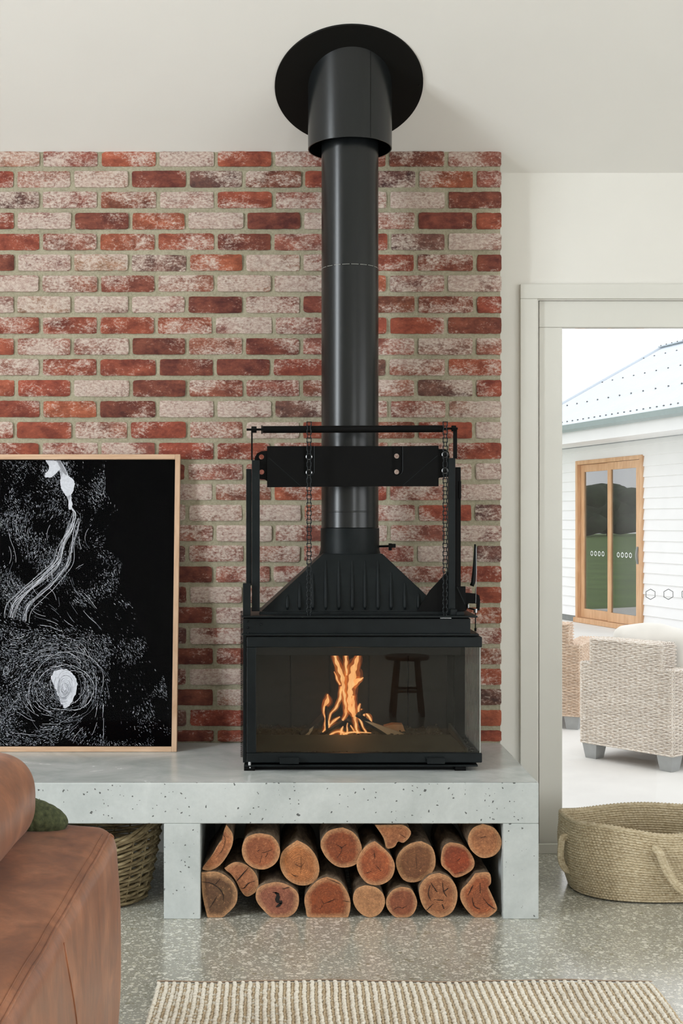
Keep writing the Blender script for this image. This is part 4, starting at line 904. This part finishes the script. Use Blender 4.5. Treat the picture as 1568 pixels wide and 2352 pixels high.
for i, (cr_, out, hc, lab) in enumerate(LOGS):
    ox = 440 if cr_ == 'A' else 800
    D = DF+.017+rl.uniform(0, .03)
    low = max(b for a, b in out) > 900
    if low: D = DF+.017
    W2 = lambda a, b: (X(ox+a/4.126, D), Z(1880+b/4.126, D))
    poly = [W2(a, b) for a, b, _ in smoothpath([p+(0,) for p in out]+[out[0]+(0,)], 4 if i not in (10,) else 3)[:-1]]
    poly = [(x, max(z, .0035)) for x, z in poly]
    cx = sum(p[0] for p in poly)/len(poly); cz = sum(p[1] for p in poly)/len(poly); R = max(math.hypot(p[0]-cx, p[1]-cz) for p in poly)
    if area_ := sum(poly[k][0]*poly[(k+1) % len(poly)][1]-poly[(k+1) % len(poly)][0]*poly[k][1] for k in range(len(poly))) > 0: pass
    zb = min(p[1] for p in poly)
    # keep the drop so that bottom logs rest on the floor
    dzl = (.0008-zb) if low else 0
    poly = [(x, z+dzl) for x, z in poly]; cz += dzl; zb += dzl
    L = rl.uniform(.30, .42); n = len(poly); ns = 7; g = G(); vs = []
    for s_ in range(ns+1):
        t_ = s_/ns; k = 1-.03*t_
        for j, (x, z) in enumerate(poly):
            jit = (.0018*noise.noise(Vector((x*60, z*60, t_*9+i)))) if s_ else -.0004
            dx, dz_ = x-cx, z-cz; r = math.hypot(dx, dz_)+1e-9
            vs.append((cx+dx*(k-abs(jit)/r), D+.001+L*t_, (z if low and abs(z-zb) < .004 else cz+dz_*(k-abs(jit)/r))))
    fs = [(s_*n+j, s_*n+(j+1) % n, (s_+1)*n+(j+1) % n, (s_+1)*n+j) for s_ in range(ns) for j in range(n)]+[tuple(ns*n+j for j in range(n))]
    g.add(vs, fs)
    o = put('firewood_log', g, M['bark'], origin=(cx, D, zb), auto=50); tag(o, lab, 'log', 'firewood stacked in the hearth bay')
    # cut face: concentric rings of vertices, slightly uneven
    g = G(); vs = [(cx, D-.0012, cz)]; NR = 6
    for q in range(1, NR+1):
        for j, (x, z) in enumerate(poly):
            k = q/NR; yy = D-.0012+.0016*noise.noise(Vector((x*k*80, z*k*80, i))) if q < NR else D
            vs.append((cx+(x-cx)*k, yy, cz+(z-cz)*k))
    fs = [(0, 1+j, 1+(j+1) % n) for j in range(n)]+[(1+(q-1)*n+j, 1+q*n+j, 1+q*n+(j+1) % n, 1+(q-1)*n+(j+1) % n) for q in range(1, NR) for j in range(n)]
    g.add(vs, fs)
    rad = {}
    for idx, p in enumerate(vs):
        if idx == 0: rad[tuple(p)] = (0, 0)
        else:
            q = (idx-1)//n+1; j = (idx-1) % n; a = math.atan2(poly[j][1]-cz, poly[j][0]-cx); rad[tuple(p)] = (q/NR*math.cos(a), q/NR*math.sin(a))
    m_ = 0
    f_ = put('cut_face', g, [M['grain']], o, uvfn=lambda p: rad.get(tuple(p), (0, 0)), smooth=True)
    c_ = s2l(hc); f_.color = c_+(1,)
    g = G()
    for ln in CRK.get(i, []):
        pts = smoothpath([p+(0,) for p in ln], 4); vs = []; N_ = len(pts)
        for k, (a, b, _) in enumerate(pts):
            pa_ = pts[max(k-1, 0)]; pb_ = pts[min(k+1, N_-1)]; dx, dy = pb_[0]-pa_[0], pb_[1]-pa_[1]; Ln = math.hypot(dx, dy)+1e-9
            wd = (7.5 if i in (4, 5, 6, 13, 16) else 4.5)*(.3+.7*math.sin(PI*(k+.4)/(N_)))*rl.uniform(.7, 1.3)
            if i == 6 and len(ln) > 3: wd *= 5
            for s_ in (-1, 1):
                x, z = W2(a-s_*dy/Ln*wd/2+rl.uniform(-1, 1), b+s_*dx/Ln*wd/2+rl.uniform(-1, 1)); vs.append((x, D-.0031, z+dzl))
        g.add(vs, [(2*k, 2*k+1, 2*k+3, 2*k+2) for k in range(N_-1)])
    if g.v: put('crack', g, M['crack'], f_)

# ================================================================== woven things
def weave_lathe(fr, stakes, rows, amp, rr, th0=0, th1=2*PI, per=4, seg=5):
    g = G()                                   # fr(theta, t) -> point and outward normal
    for j in range(rows):
        t = (j+.5)/rows; n = int(stakes*per*(th1-th0)/(2*PI)); path = []
        for i in range(n+1):
            th = th0+(th1-th0)*i/n; p, nn = fr(th, t); a = amp*math.cos(PI*i/per)*(1 if j % 2 else -1)
            path.append(Vector(p)+Vector(nn)*a+Vector((0, 0, .0012*noise.noise(Vector((th*3, j*1.7, 0))))))
        g.tube(path, rr, seg)
    return g
# willow basket in the left bay
bc = (-.715, 4.715)
def wb(th, t):
    r = .168+.055*t**.8; ex = abs(math.cos(th)); ztop = .236+.070*ex**2.2
    c_, s_ = math.cos(th), math.sin(th)
    return (bc[0]+r*c_*1.08, bc[1]+r*s_, .006+(ztop-.006)*t), (c_, s_, 0)
bask = thing('willow_basket', (bc[0], bc[1], 0), 'grey-brown woven willow basket in the hearth bay behind the sofa', 'basket')
put('woven_wall', weave_lathe(wb, 22, 17, .006, .0062), M['willow'], bask, smooth=True, kind='stuff')
g = G()
for k in range(22):
    th = 2*PI*k/22; g.tube([Vector(wb(th+.02*s_, t)[0]) for s_ in (0,) for t in (0, .25, .5, .75, 1.0)], .0042, 6)
put('stakes', g, M['willow'], bask, smooth=True, kind='stuff')
for q in range(3):
    g = G(); g.tube([Vector(wb(2*PI*i/90, 1.0)[0])+Vector(wb(2*PI*i/90, 1)[1])*(.008*math.cos(i*.42+q*2.1))+Vector((0, 0, .007+.008*math.sin(i*.42+q*2.1))) for i in range(91)], .0065, 7); put('rim_rod', g, M['willow'], bask, smooth=True)
g = G(); g.lathe((bc[0], bc[1], 0), [(0.001, .012), (.165, .012), (.165, .002), (.001, .002)], 40, 1.08, 1); put('base', g, M['willow'], bask)
for sg in (1, -1):
    g = G()
    for q in range(2): g.tube([(bc[0]+sg*(.232+.012*math.sin(a)), bc[1]+.06*math.cos(a)+.004*q, .300+.018*math.sin(a)-.006*q) for a in [PI*k/12 for k in range(13)]], .0055, 7)
    put('handle', g, M['willow'], bask, smooth=True)
# jute basket
jc = (X(1487, 4.83), 4.835)
JA, JB, JH = .325, .235, .262
def jb(th, t, off=0):
    c_, s_ = math.cos(th), math.sin(th); bl = .90+.13*math.sin(min(1, t*1.15)*PI*.62)-.02*t
    wv = .006*math.sin(th*3+1)*t+.004*math.sin(th*7)*t
    a = JA*bl+wv+off; b = JB*bl+wv+off
    zt2 = JH+.010*math.sin(th*2+.6)+.006*math.sin(th*5)
    p = 2.4; d = (abs(c_)**p+abs(s_)**p)**(-1/p)
    return Vector((jc[0]+a*c_*d, jc[1]+b*s_*d, .004+(zt2-.004)*t))
jute = thing('jute_basket', (jc[0], jc[1], 0), 'round natural jute rope basket with loop handles on the floor by the glass door', 'basket')
NS, NR2 = 150, 27
def jf(u, v):
    th = 2*PI*u; row = v*NR2; fr_ = row-math.floor(row); rw = int(row)
    tilt = .5*fr_*(1 if rw % 2 else 1)
    s_ = abs(math.sin(PI*(u*NS+tilt+rw*.31))); b = math.sin(PI*fr_)**.6 if 0 < fr_ < 1 else 0
    return jb(th, v, .0075*b*(.35+.65*s_)-.002)
g = G(); g.grid(jf, NS*5, NR2*6, wrapu=True); put('outer_weave', g, M['jute'], jute, smooth=True)
def ji(u, v):
    th = -2*PI*u; row = v*NR2; fr_ = row-math.floor(row); rw = int(row); s_ = abs(math.sin(PI*(u*NS+.5*fr_+rw*.31))); b = math.sin(PI*fr_)**.6 if 0 < fr_ < 1 else 0
    return jb(th, v, -.012-.006*b*(.35+.65*s_))
g = G(); g.grid(ji, NS*4, NR2*5, wrapu=True); put('inner_weave', g, M['jute'], jute, smooth=True)
g = G(); path = [jb(2*PI*i/300, 1, -.005)+Vector((0, 0, .003+.0025*abs(math.sin(i*PI/2.0)))) for i in range(301)]
g.tube(path, [.0085+.0018*(i % 2) for i in range(301)], 8); put('rim', g, M['jute'], jute, smooth=True)
g = G(); q = [jb(2*PI*k/60, .01, -.02) for k in range(60)]; g.add([Vector((jc[0], jc[1], .012))]+[Vector((p.x, p.y, .012)) for p in q], [(0, 1+k, 1+(k+1) % 60) for k in range(60)]); put('base', g, M['jute'], jute)
def rope(pts, r, nm='handle'):
    P_ = [Vector(p) for p in smoothpath([tuple(p) for p in pts], 14)]; g = G()
    for i, p in enumerate(P_[:-1]):
        d = (P_[i+1]-p).normalized(); sd = d.cross(Vector((0, 1, 0)) if abs(d.y) < .8 else Vector((1, 0, 0))).normalized(); up = d.cross(sd)
        for k in (-1, 0, 1): g.blob(p+sd*(k*r*.75)+d*(.25*r*(k % 2)), r*.75, r*.75, r*.75, 0, 7, 5)
    g.tube(P_, r*.9, 8); put(nm, g, M['jute'], jute, smooth=True)
Lf = jb(PI, .5).x
rope([(Lf+.012, jc[1]-.05, .20), (Lf-.012, jc[1]-.06, .205), (Lf-.02, jc[1]-.065, .165), (Lf-.018, jc[1]-.06, .12), (Lf+.0, jc[1]-.055, .085), (Lf+.025, jc[1]-.05, .08)], .009)
fy = 4.575
rope([(X(1503, fy), fy+.012, Z(1950, fy)), (X(1512, fy), fy-.012, Z(1958, fy)), (X(1527, fy), fy-.02, Z(1995, fy)), (X(1555, fy), fy-.022, Z(2035, fy)), (X(1590, fy), fy-.015, Z(2050, fy)), (X(1625, fy), fy-.0, Z(2030, fy)), (X(1650, fy), fy+.03, Z(1985, fy)), (X(1660, fy), fy+.07, Z(1952, fy))], .011)

# ================================================================== sofa
sofa = thing('leather_sofa', (-1.0, 2.4, 0), 'worn tan leather sofa in the near left corner with piped seams', 'sofa')
SX1, SY1, SZ = -.442, 3.285, .612
def sw(p):
    # crowned top, softly bulging right side
    q = Vector(p)
    if p.z > .45:
        q.z += .018*math.sin(max(0, min(1, (p.x+1.3)/.9))*PI)*((p.z-.45)/.155)
        q.z -= .006*max(0, (p.y-3.0)/.275)**2*max(0, min(1, (p.x+.75)/.3))
    if p.x > -.6: q.x += .012*math.sin(max(0, min(1, p.z/.6))*PI)-.004*max(0, (.18-p.z)/.18)
    q += Vector((.003*noise.noise(p*6), .003*noise.noise(p*6+Vector((9, 0, 0))), .0035*noise.noise(p*5)))
    return q
g = G(); g.rbox(((-1.9+SX1)/2, (.9+SY1)/2, .03+(SZ-.03)/2), ((SX1+1.9)/2, (SY1-.9)/2, (SZ-.03)/2), .05, 64, 0, warp=sw)
body = put('body', g, M['leather'], sofa, smooth=True, merge=True)
RB = .05
def onedge(y=None, ang=PI/4, el=PI/4, az=None, z=None, off=0.0):
    c = Vector((SX1-RB, SY1-RB, SZ-RB)); d = Vector((math.cos(el)*math.cos(az or 0), math.cos(el)*math.sin(az or 0), math.sin(el)))
    p = c+d*(RB+.0006)
    if y is not None: p.y = y
    if z is not None: p.z = z
    return sw(p)
def seam_path(el0, az0):
    pts = [onedge(y=.95+(SY1-RB-.95)*k/50, el=el0) for k in range(51)]
    for k in range(1, 9):
        t_ = k/8; pts.append(onedge(el=el0*(1-t_)+.0, az=az0*min(1, t_*1.5)))
    for k in range(1, 14): pts.append(onedge(el=0, az=az0, z=SZ-RB-.038*k))
    return pts
g = G(); g.tube(seam_path(PI/4, PI/4), .0032, 8); put('piping', g, M['leather'], body, smooth=True)
g = G(); g.tube(seam_path(PI/4+.3, PI/4)[:50], .0011, 6); put('stitched_seam', g, M['leather'], body, smooth=True)
g = G(); pts = []
for k in range(13):
    t_ = k/12; y = 2.48+.16*math.sin(t_*1.5); z = .57-.52*t_; pts.append(sw(Vector((SX1, y, z)))+Vector((.0005, 0, 0)))
g.tube(pts, .002, 6); put('side_seam', g, M['darksteel'] if False else M['leather'], body, smooth=True)
for x, y in ((-.55, 3.15), (-.55, 1.05), (-1.8, 3.15), (-1.8, 1.05)):
    g = G(); g.box(x-.03, x+.03, y-.03, y+.03, 0.0005, .04); put('foot', g, M['stoolw'], sofa)
g = G(); g.rbox((-.922, 2.42, .727), (.305, .735, .115), .10, 24, .012, warp=lambda p: Vector(p)+Vector((.006*noise.noise(p*5), 0, .006*noise.noise(p*5+Vector((3, 3, 3))))))
cu = put('sofa_cushion', g, M['leather'], origin=(-.945, 2.42, .61), smooth=True, merge=True)
tag(cu, 'plump tan leather cushion lying on top of the sofa at the left edge', 'cushion')
# green knitted pillow
def gk(u, v):
    th = PI*u; a = 2*PI*v
    x = math.cos(th); r = math.sin(th)
    rib = 1+.035*abs(math.sin(40*u*1.0))
    return (-.675+.115*x, 3.205+.06*r*math.cos(a)*rib, .655+.046*r*math.sin(a)*rib-.02*max(0, x))
g = G(); g.grid(gk, 160, 32); tag(put('knitted_pillow', g, M['knit'], origin=(-.665, 3.19, .604), smooth=True), 'dark green ribbed knit pillow peeping out behind the leather cushion', 'pillow')

# ================================================================== rug
RX0, RX1, RYF = X(361, 3.81), X(1496, 3.81), 3.805
rug = thing('rug', ((RX0+RX1)/2, 3.0, 0), 'chunky cream and tan woven wool rug with a flat tan hem, on the terrazzo floor', 'rug')
def rz(x, y): return .003*max(0, 1-(RYF-y)/.25)*(1+math.sin(x*9+.6))+.0008
g = G(); g.grid(lambda u, v: (RX0+.004+(RX1-RX0-.008)*u, .8+(RYF-.004-.8)*v, .006+rz(RX0+(RX1-RX0)*u, .8+(RYF-.8)*v)*.8), 60, 60)
g.grid(lambda u, v: (RX0+.004+(RX1-RX0-.008)*u, RYF-.004-(RYF-.004-.8)*v, .0006), 2, 2); put('backing', g, M['tan_yarn'], rug, smooth=True)
rr_ = random.Random(31); gc = G(); gt = G(); NC = 65; pit = (RX1-RX0)/NC
y = RYF-.012; row = 0
while y > 3.12:
    for c in range(NC):
        x = RX0+pit*(c+.5)+.0015*math.sin(y*14+c*.2); z = rz(x, y)
        j = rr_.uniform(-.0015, .0015); sx_ = 1 if row % 2 else -1
        gc.blob((x-.0040+j, y+rr_.uniform(-.0025, .0025), .0085+z+rr_.uniform(0, .003)), .0086, .0056, .0064, sx_*.6+rr_.uniform(-.2, .2), 6, 4)
        (gt if rr_.random() < (.86 if RX0+(RX1-RX0)*.1 < x < RX1-.2 else .45) or y > RYF-.02 else (gc if x < RX0+.4 else gt)).blob((x+.0072+j, y-.004+rr_.uniform(-.002, .002), .0062+z), .0052, .0052, .0052, -sx_*.5, 6, 4)
    y -= .0112; row += 1
put('cream_loops', gc, M['cream_yarn'], rug, smooth=True, kind='stuff'); put('tan_loops', gt, M['tan_yarn'], rug, smooth=True, kind='stuff')
g = G(); g.grid(lambda u, v: (RX0+(RX1-RX0)*u, RYF+.022*v-.006+.002*math.sin(u*40), .0125*(1-max(0, v-.6)*2.0)+rz(RX0+(RX1-RX0)*u, RYF)+.0), 120, 4); put('hem', g, M['hem'], rug, smooth=True)

# ================================================================== outside: house
O_ = Vector((4.57, 16.3, 0)); du = Vector((-.2543, .9671, 0)).normalized(); dn = Vector((-.9671, -.2543, 0)).normalized()
def hpnt(u, n, z): return O_+du*u+dn*n+Vector((0, 0, z))
def hbox(g, u0, u1, n0, n1, z0, z1, mi=0):
    g.add([hpnt(u, n, z) for u in (u0, u1) for n in (n0, n1) for z in (z0, z1)], [(0, 1, 3, 2), (4, 6, 7, 5), (0, 4, 5, 1), (2, 3, 7, 6), (0, 2, 6, 4), (1, 5, 7, 3)], mi)
house = thing('house', tuple(hpnt(0, -1.5, -.02)), 'white weatherboard house with a pale metal roof across the patio, seen through the glass door', 'house')
UE, UN = 2.45, -5.0; ZE = 2.46; W0, W1 = -.04, 1.76; WT, WBt = 2.27, .0
g = G(); hbox(g, UN, W0-.001, -.12, -.02, -.02, ZE); hbox(g, W1+.001, UE, -.12, -.02, -.02, ZE); hbox(g, W0-.001, W1+.001, -.12, -.02, WT, ZE)
g.add([hpnt(UE, -.02, -.02), hpnt(UE, -3.9, -.02), hpnt(UE, -3.9, ZE), hpnt(UE, -.02, ZE), hpnt(UE-.1, -1.95, ZE+1.2)], [(0, 1, 2, 3), (3, 2, 4)])
put('wall_core', g, M['board'], house)
g = G(); hbox(g, UN, W0-.001, -.018, .012, -.018, .06); hbox(g, W1+.001, UE, -.018, .012, -.018, .06); put('footing', g, M['dado'], house)
bp_ = .137
k = 0; z = .062
while z < ZE-.02:
    z2 = min(z+bp_, ZE-.001)
    segs = [(UN, W0-.002), (W1+.002, UE)] if z < WT-.02 else [(UN, UE)]
    for a, b in segs:
        g = G(); g.add([hpnt(u, n, zz) for u in (a, b) for n, zz in ((-.019, z+.001), (.020, z+.001), (.024, z+.006), (.006, z2+.004), (-.019, z2+.0))],
                       [(0, 1, 2, 3, 4), (9, 8, 7, 6, 5), (0, 5, 6, 1), (1, 6, 7, 2), (2, 7, 8, 3), (3, 8, 9, 4), (4, 9, 5, 0)])
        put('weatherboard', g, M['board'], house)
    z += bp_
# sliding window
win = G(); hbox(win, W0, W0+.06, -.10, .045, WBt, WT); hbox(win, W1-.06, W1, -.10, .045, WBt, WT); hbox(win, W0+.06, W1-.06, -.10, .045, WT-.055, WT); hbox(win, W0-.02, W1+.02, -.10, .07, -.018, WBt+.05)
wf = put('sliding_window', win, M['cedar'], house, bevel=.004)
for a, b, n in ((W0+.065, .86, .012), (.80, W1-.065, -.03)):
    g = G(); hbox(g, a, a+.09, n-.02, n+.02, .055, WT-.06); hbox(g, b-.09, b, n-.02, n+.02, .055, WT-.06); hbox(g, a+.09, b-.09, n-.02, n+.02, .055, .18); hbox(g, a+.09, b-.09, n-.02, n+.02, WT-.16, WT-.06)
    put('window_sash', g, M['cedar'], wf)
    g = G(); hbox(g, a+.088, b-.088, n-.004, n+.004, .178, WT-.158); put('pane', g, M['winglass'], wf)
    g = G()
    for q in range(4):
        uc = (a+b)/2-.16+q*.105; o6 = []
        for rr in (.038, .026):
            for kk in range(6): aa = PI/2+kk*PI/3; o6.append(hpnt(uc+rr*math.cos(aa), n+.006, .965+rr*math.sin(aa)))
        g.add(o6, [(kk, (kk+1) % 6, 6+(kk+1) % 6, 6+kk) for kk in range(6)])
    put('hexagon_decal', g, M['decalw'], wf)
g = G(); g.tube([hpnt(W0+.11, .035+.02*math.sin(PI*k/6), .86+.22*k/6) for k in range(7)], .016, 8); put('pull_handle', g, M['dado'], wf)
g = G(); hbox(g, W0, W1, -2.4, -2.35, 0, WT); hbox(g, W0-.3, W1+.3, -2.4, -.12, -.018, .01); hbox(g, W0-.35, W0-.3, -2.4, -.12, 0, WT); hbox(g, W1+.3, W1+.35, -2.4, -.12, 0, WT); put('room_lining', g, M['dado'], house)
for c_ in (.25, 1.0):
    g = G()
    g.grid(lambda u, v: hpnt(c_+.16*u, -.2+.02*math.sin(u*25), .03+(WT-.05)*v), 24, 1); put('curtain', g, M['canvas'], house, smooth=True)
# eaves
NE = .60; ZG = 2.70
g = G(); hbox(g, UN, 2.77, NE-.03, NE, ZE, ZE+.155); put('fascia', g, M['board'], house)
g = G(); hbox(g, UN, 2.77, .026, NE-.031, ZE+.012, ZE+.03); put('soffit', g, M['board'], house)
g = G(); prof = [(NE+.002, ZG-.0), (NE+.002, ZG-.085), (NE+.05, ZG-.095), (NE+.10, ZG-.07), (NE+.115, ZG-.0), (NE+.105, ZG-.0), (NE+.09, ZG-.06), (NE+.05, ZG-.08), (NE+.012, ZG-.07), (NE+.012, ZG)]
m_ = len(prof); g.add([hpnt(u, n, z) for u in (UN, 2.78) for n, z in prof], [(i, (i+1) % m_, m_+(i+1) % m_, m_+i) for i in range(m_)]+[tuple(range(m_)), tuple(range(2*m_-1, m_-1, -1))]); put('gutter', g, M['gutter'], house, bevel=.003)
m2 = 2.55; rise = 4.10-ZG
def roofp(u, t, h=0): return hpnt(UN+(2.77-UN)*u, NE+.05-(m2+.05)*t, ZG-.01+rise*t+h)
g = G(); nu = 760
g.grid(lambda u, t: roofp(u, t, .008*math.cos(2*PI*(u*(2.77-UN))/.076)), nu, 1)
g.grid(lambda u, t: roofp(u, t, -.03), 1, 1)
g.grid(lambda u, t: hpnt(UN+(2.77-UN)*u, NE-m2-m2*t, 4.10-.01-rise*t), 1, 1)
put('roof_sheeting', g, M['roof'], house, smooth=True)
g = G(); hbox(g, 2.70, 2.80, NE+.02, NE+.0, ZG, ZG+.01)
g.bar(roofp(1, 0, .02), roofp(1, 1, .02), .10, .03); put('barge_cap', g, M['roof'], house)
g = G(); g.bar(hpnt(UN, NE-m2, 4.115), hpnt(2.77, NE-m2, 4.105), .14, .02); put('ridge_cap', g, M['roof'], house)
g = G(); us = [i*.152 for i in range(int((2.77-UN)/.152))]
for t_, off in ((.05, 0), (.30, .05), (.58, .03), (.86, .08)):
    for k_, u in enumerate(us):
        if t_ > .06 and k_ % 2: continue
        p = roofp((u+off)/(2.77-UN), t_, .012); g.blob(p, .014, .014, .012, 0, 5, 3)
for u in us: g.blob(hpnt(UN+u, NE-m2+.12, 4.10), .012, .012, .010, 0, 5, 3)
put('roof_screws', g, M['ink'], house, kind='stuff')
# trees seen mirrored in the windows
rt = random.Random(4)
for i in range(5):
    x = -112+i*15.0; y = 104+rt.uniform(-5, 5); g = G(); h = rt.uniform(4.6, 6)
    for q in range(80): g.blob((x+rt.uniform(-4.6, 4.6), y+rt.uniform(-2, 2), max(1.27, h*rt.uniform(.1, .82))), rt.uniform(1.4, 2.4), rt.uniform(1.2, 2), rt.uniform(.8, 1.3), rt.random(), 8, 6)
    t_ = thing('tree', (x, y, -.049), 'dark tree at the edge of the paddock, mirrored in the far house windows', 'tree', 'trees along the paddock')
    put('crown', g, M['foliage'], t_, smooth=True); g = G(); g.tube([(x, y, -.048), (x+.1, y, h*.5)], [.3, .2], 8); put('trunk', g, M['bark'], t_)

# ---- wicker armchairs
def woven(name, parent, o, e1, e2, nrm, L, H, mat, pitch=.0100, stp=.034):
    rows = max(2, int(H/pitch)); per = 4; ns = max(2, int(L/stp))*per; g = G(); rs = random.Random(int(L*1000+H*100))
    for j in range(rows):
        h = H*(j+.5)/rows; c = []; dyn = rs.uniform(-.0006, .0006)
        prof = [(-.48, -.002), (-.30, .0032), (0, .0045), (.30, .0032), (.48, -.002)]
        vs = []
        for i in range(ns+1):
            l = L*i/ns; a = .0042*math.cos(PI*i/per)*(1 if j % 2 else -1); wob = .0012*noise.noise(Vector((l*9, j*.9, L)))
            for q, d in prof: vs.append(o+e1*l+e2*(h+q*pitch+wob)+nrm*(a+d))
        m = len(prof); g.add(vs, [(i*m+q, (i+1)*m+q, (i+1)*m+q+1, i*m+q+1) for i in range(ns) for q in range(m-1)])
    return put(name, g, mat, parent, smooth=True)
def wicker_chair(A, B, depth, mat, label, cush=True):
    A = Vector(A+(0,)); B = Vector(B+(0,)); e1 = (B-A).normalized(); L = (B-A).length; e2 = Vector((e1.y*-1, e1.x, 0))   # towards the chair's front
    e2 = Vector((-e1.y, e1.x, 0)); 
    if e2.y < 0: e2 = -e2
    t = thing('wicker_armchair', tuple(((A+B)/2+e2*depth/2)+Vector((0, 0, -.02))), label, 'armchair', 'wicker armchairs on the patio')
    up = Vector((0, 0, 1)); z0, za, zb2 = .075, .555, .70
    # solid cores
    def core(nm, a, b, c, d, zz0, zz1, m):
        g = G(); g.add([A+e1*x+e2*y+up*z for x in (a, b) for y in (c, d) for z in (zz0, zz1)], [(0, 1, 3, 2), (4, 6, 7, 5), (0, 4, 5, 1), (2, 3, 7, 6), (0, 2, 6, 4), (1, 5, 7, 3)]); return put(nm, g, m, t, bevel=.006)
    dk = M['stoolw']
    core('back_core', .004, L-.004, .004, .13, z0, za, dk); core('back_top_core', .075, L-.075, .004, .13, za, zb2, dk)
    core('arm_core', .004, .12, .131, depth-.004, z0, za, dk); core('arm_core', L-.12, L-.004, .131, depth-.004, z0, za, dk); core('seat_core', .121, L-.121, .131, depth-.02, z0, .30, dk)
    woven('back_weave', t, A+up*z0-e2*.002, e1, up, -e2, L, za-z0, mat); woven('back_top_weave', t, A+e1*.07+up*za-e2*.002, e1, up, -e2, L-.14, zb2-za, mat)
    woven('side_weave', t, B+up*z0+e1*.002, e2, up, e1, depth, za-z0, mat); woven('side_weave', t, A+up*z0-e1*.002, e2, up, -e1, depth, za-z0, mat)
    woven('front_weave', t, A+up*z0+e2*(depth+.002), e1, up, e2, L, .3-z0, mat)
    woven('arm_top_weave', t, A+e1*(L-.125)+up*(za+.001), e2, e1, up, depth, .125, mat); woven('arm_top_weave', t, A+up*(za+.001), e2, e1, up, depth, .125, mat)
    woven('back_top_cap', t, A+e1*.07+up*(zb2+.001), e1, e2, up, L-.14, .135, mat); woven('back_end_weave', t, A+e1*(L-.07)+up*za, e2, up, e1, .135, zb2-za, mat)
    for p, q in ((A+up*(z0+.002), B+up*(z0+.002)), (B+up*(z0+.002), B+e2*depth+up*(z0+.002)), (A+e1*.065+up*zb2, A+e1*(L-.065)+up*zb2), (B+up*za, B+e2*depth+up*za), (A+up*za, A+e1*.07+up*za), (A+e1*(L-.07)+up*za, B+up*za), (B+up*z0, B+up*za), (A+up*z0, A+up*za), (A+e1*(L-.07)+up*za, A+e1*(L-.07)+up*zb2), (A+e1*.07+up*za, A+e1*.07+up*zb2)):
        g = G(); g.tube([p.lerp(q, k/30)+(-e2 if k % 2 else e2)*.0015 for k in range(31)], .0075, 6); put('braided_edge', g, mat, t, smooth=True)
    for x in (.055, L-.055):
        for y in (.055, depth-.055):
            c = A+e1*x+e2*y; g = G()
            g.add([c+e1*a*w_+e2*b*w_+up*z for z, w_ in ((-.0195, .038), (z0-.001, .052)) for a, b in ((-1, -1), (1, -1), (1, 1), (-1, 1))], [(0, 3, 2, 1), (4, 5, 6, 7), (0, 1, 5, 4), (1, 2, 6, 5), (2, 3, 7, 6), (3, 0, 4, 7)]); put('foot', g, M['greypaint'], t)
    return t, A, e1, e2, L
t, A, e1, e2, L = wicker_chair((1.765, 7.62), (2.165, 7.13), .78, M['rattan'], 'whitewashed wicker armchair in front, back turned, with a white cushion over its back')
up = Vector((0, 0, 1))
def cush(c, hx, hy, hz, tilt, name, lab, ctg='cushion', pk=.03):
    g = G(); g.rbox((0, 0, 0), (hx, hy, hz), min(hx, hy, hz)*.75, 16, pk)
    ct, st = math.cos(tilt), math.sin(tilt)
    g.v = [tuple(Vector(c)+e1*x+e2*(y*ct-z*st)+up*(y*st+z*ct)+up*(.01*noise.noise(Vector((x*7, z*7, y*3))))) for x, y, z in g.v]
    o = put(name, g, M['canvas'], origin=tuple(Vector(c)-up*hz), smooth=True, merge=True); return tag(o, lab, ctg)
cush(A+e1*(L/2+.015)+e2*.235+up*.585, .25, .07, .180, -.12, 'back_cushion', 'white canvas back cushion standing in the front wicker armchair')
cush(A+e1*L/2+e2*.46+up*.355, .20, .24, .05, 0, 'seat_cushion', 'white canvas seat cushion of the front wicker armchair')
wicker_chair((1.38, 8.86), (1.98, 8.60), .7, M['rattan_b'], 'tan wicker armchair farther back, half hidden by the door frame')

# ---- small wooden stool in the room (mirrored faintly in the stove glass)
st_ = thing('stool', (.86, .15, 0), 'low dark wooden stool beside the camera, mirrored in the stove glass', 'stool')
g = G(); g.lathe((.86, .15, 0), [(.001, .43), (.16, .43), (.165, .42), (.16, .405), (.001, .405)], 32); put('seat', g, M['stoolw'], st_, auto=40)
for a in (.8, 2.35, 3.9, 5.5):
    g = G(); g.tube([(.86+.15*math.cos(a), .15+.15*math.sin(a), 0.0005), (.86+.10*math.cos(a), .15+.10*math.sin(a), .404)], .016, 10); put('leg', g, M['stoolw'], st_)
g = G(); pts = [(.86+.128*math.cos(a), .15+.128*math.sin(a), .18) for a in (.8, 2.35, 3.9, 5.5)]
for i in range(4): g.tube([pts[i], pts[(i+1) % 4]], .010, 8)
put('stretcher', g, M['stoolw'], st_)
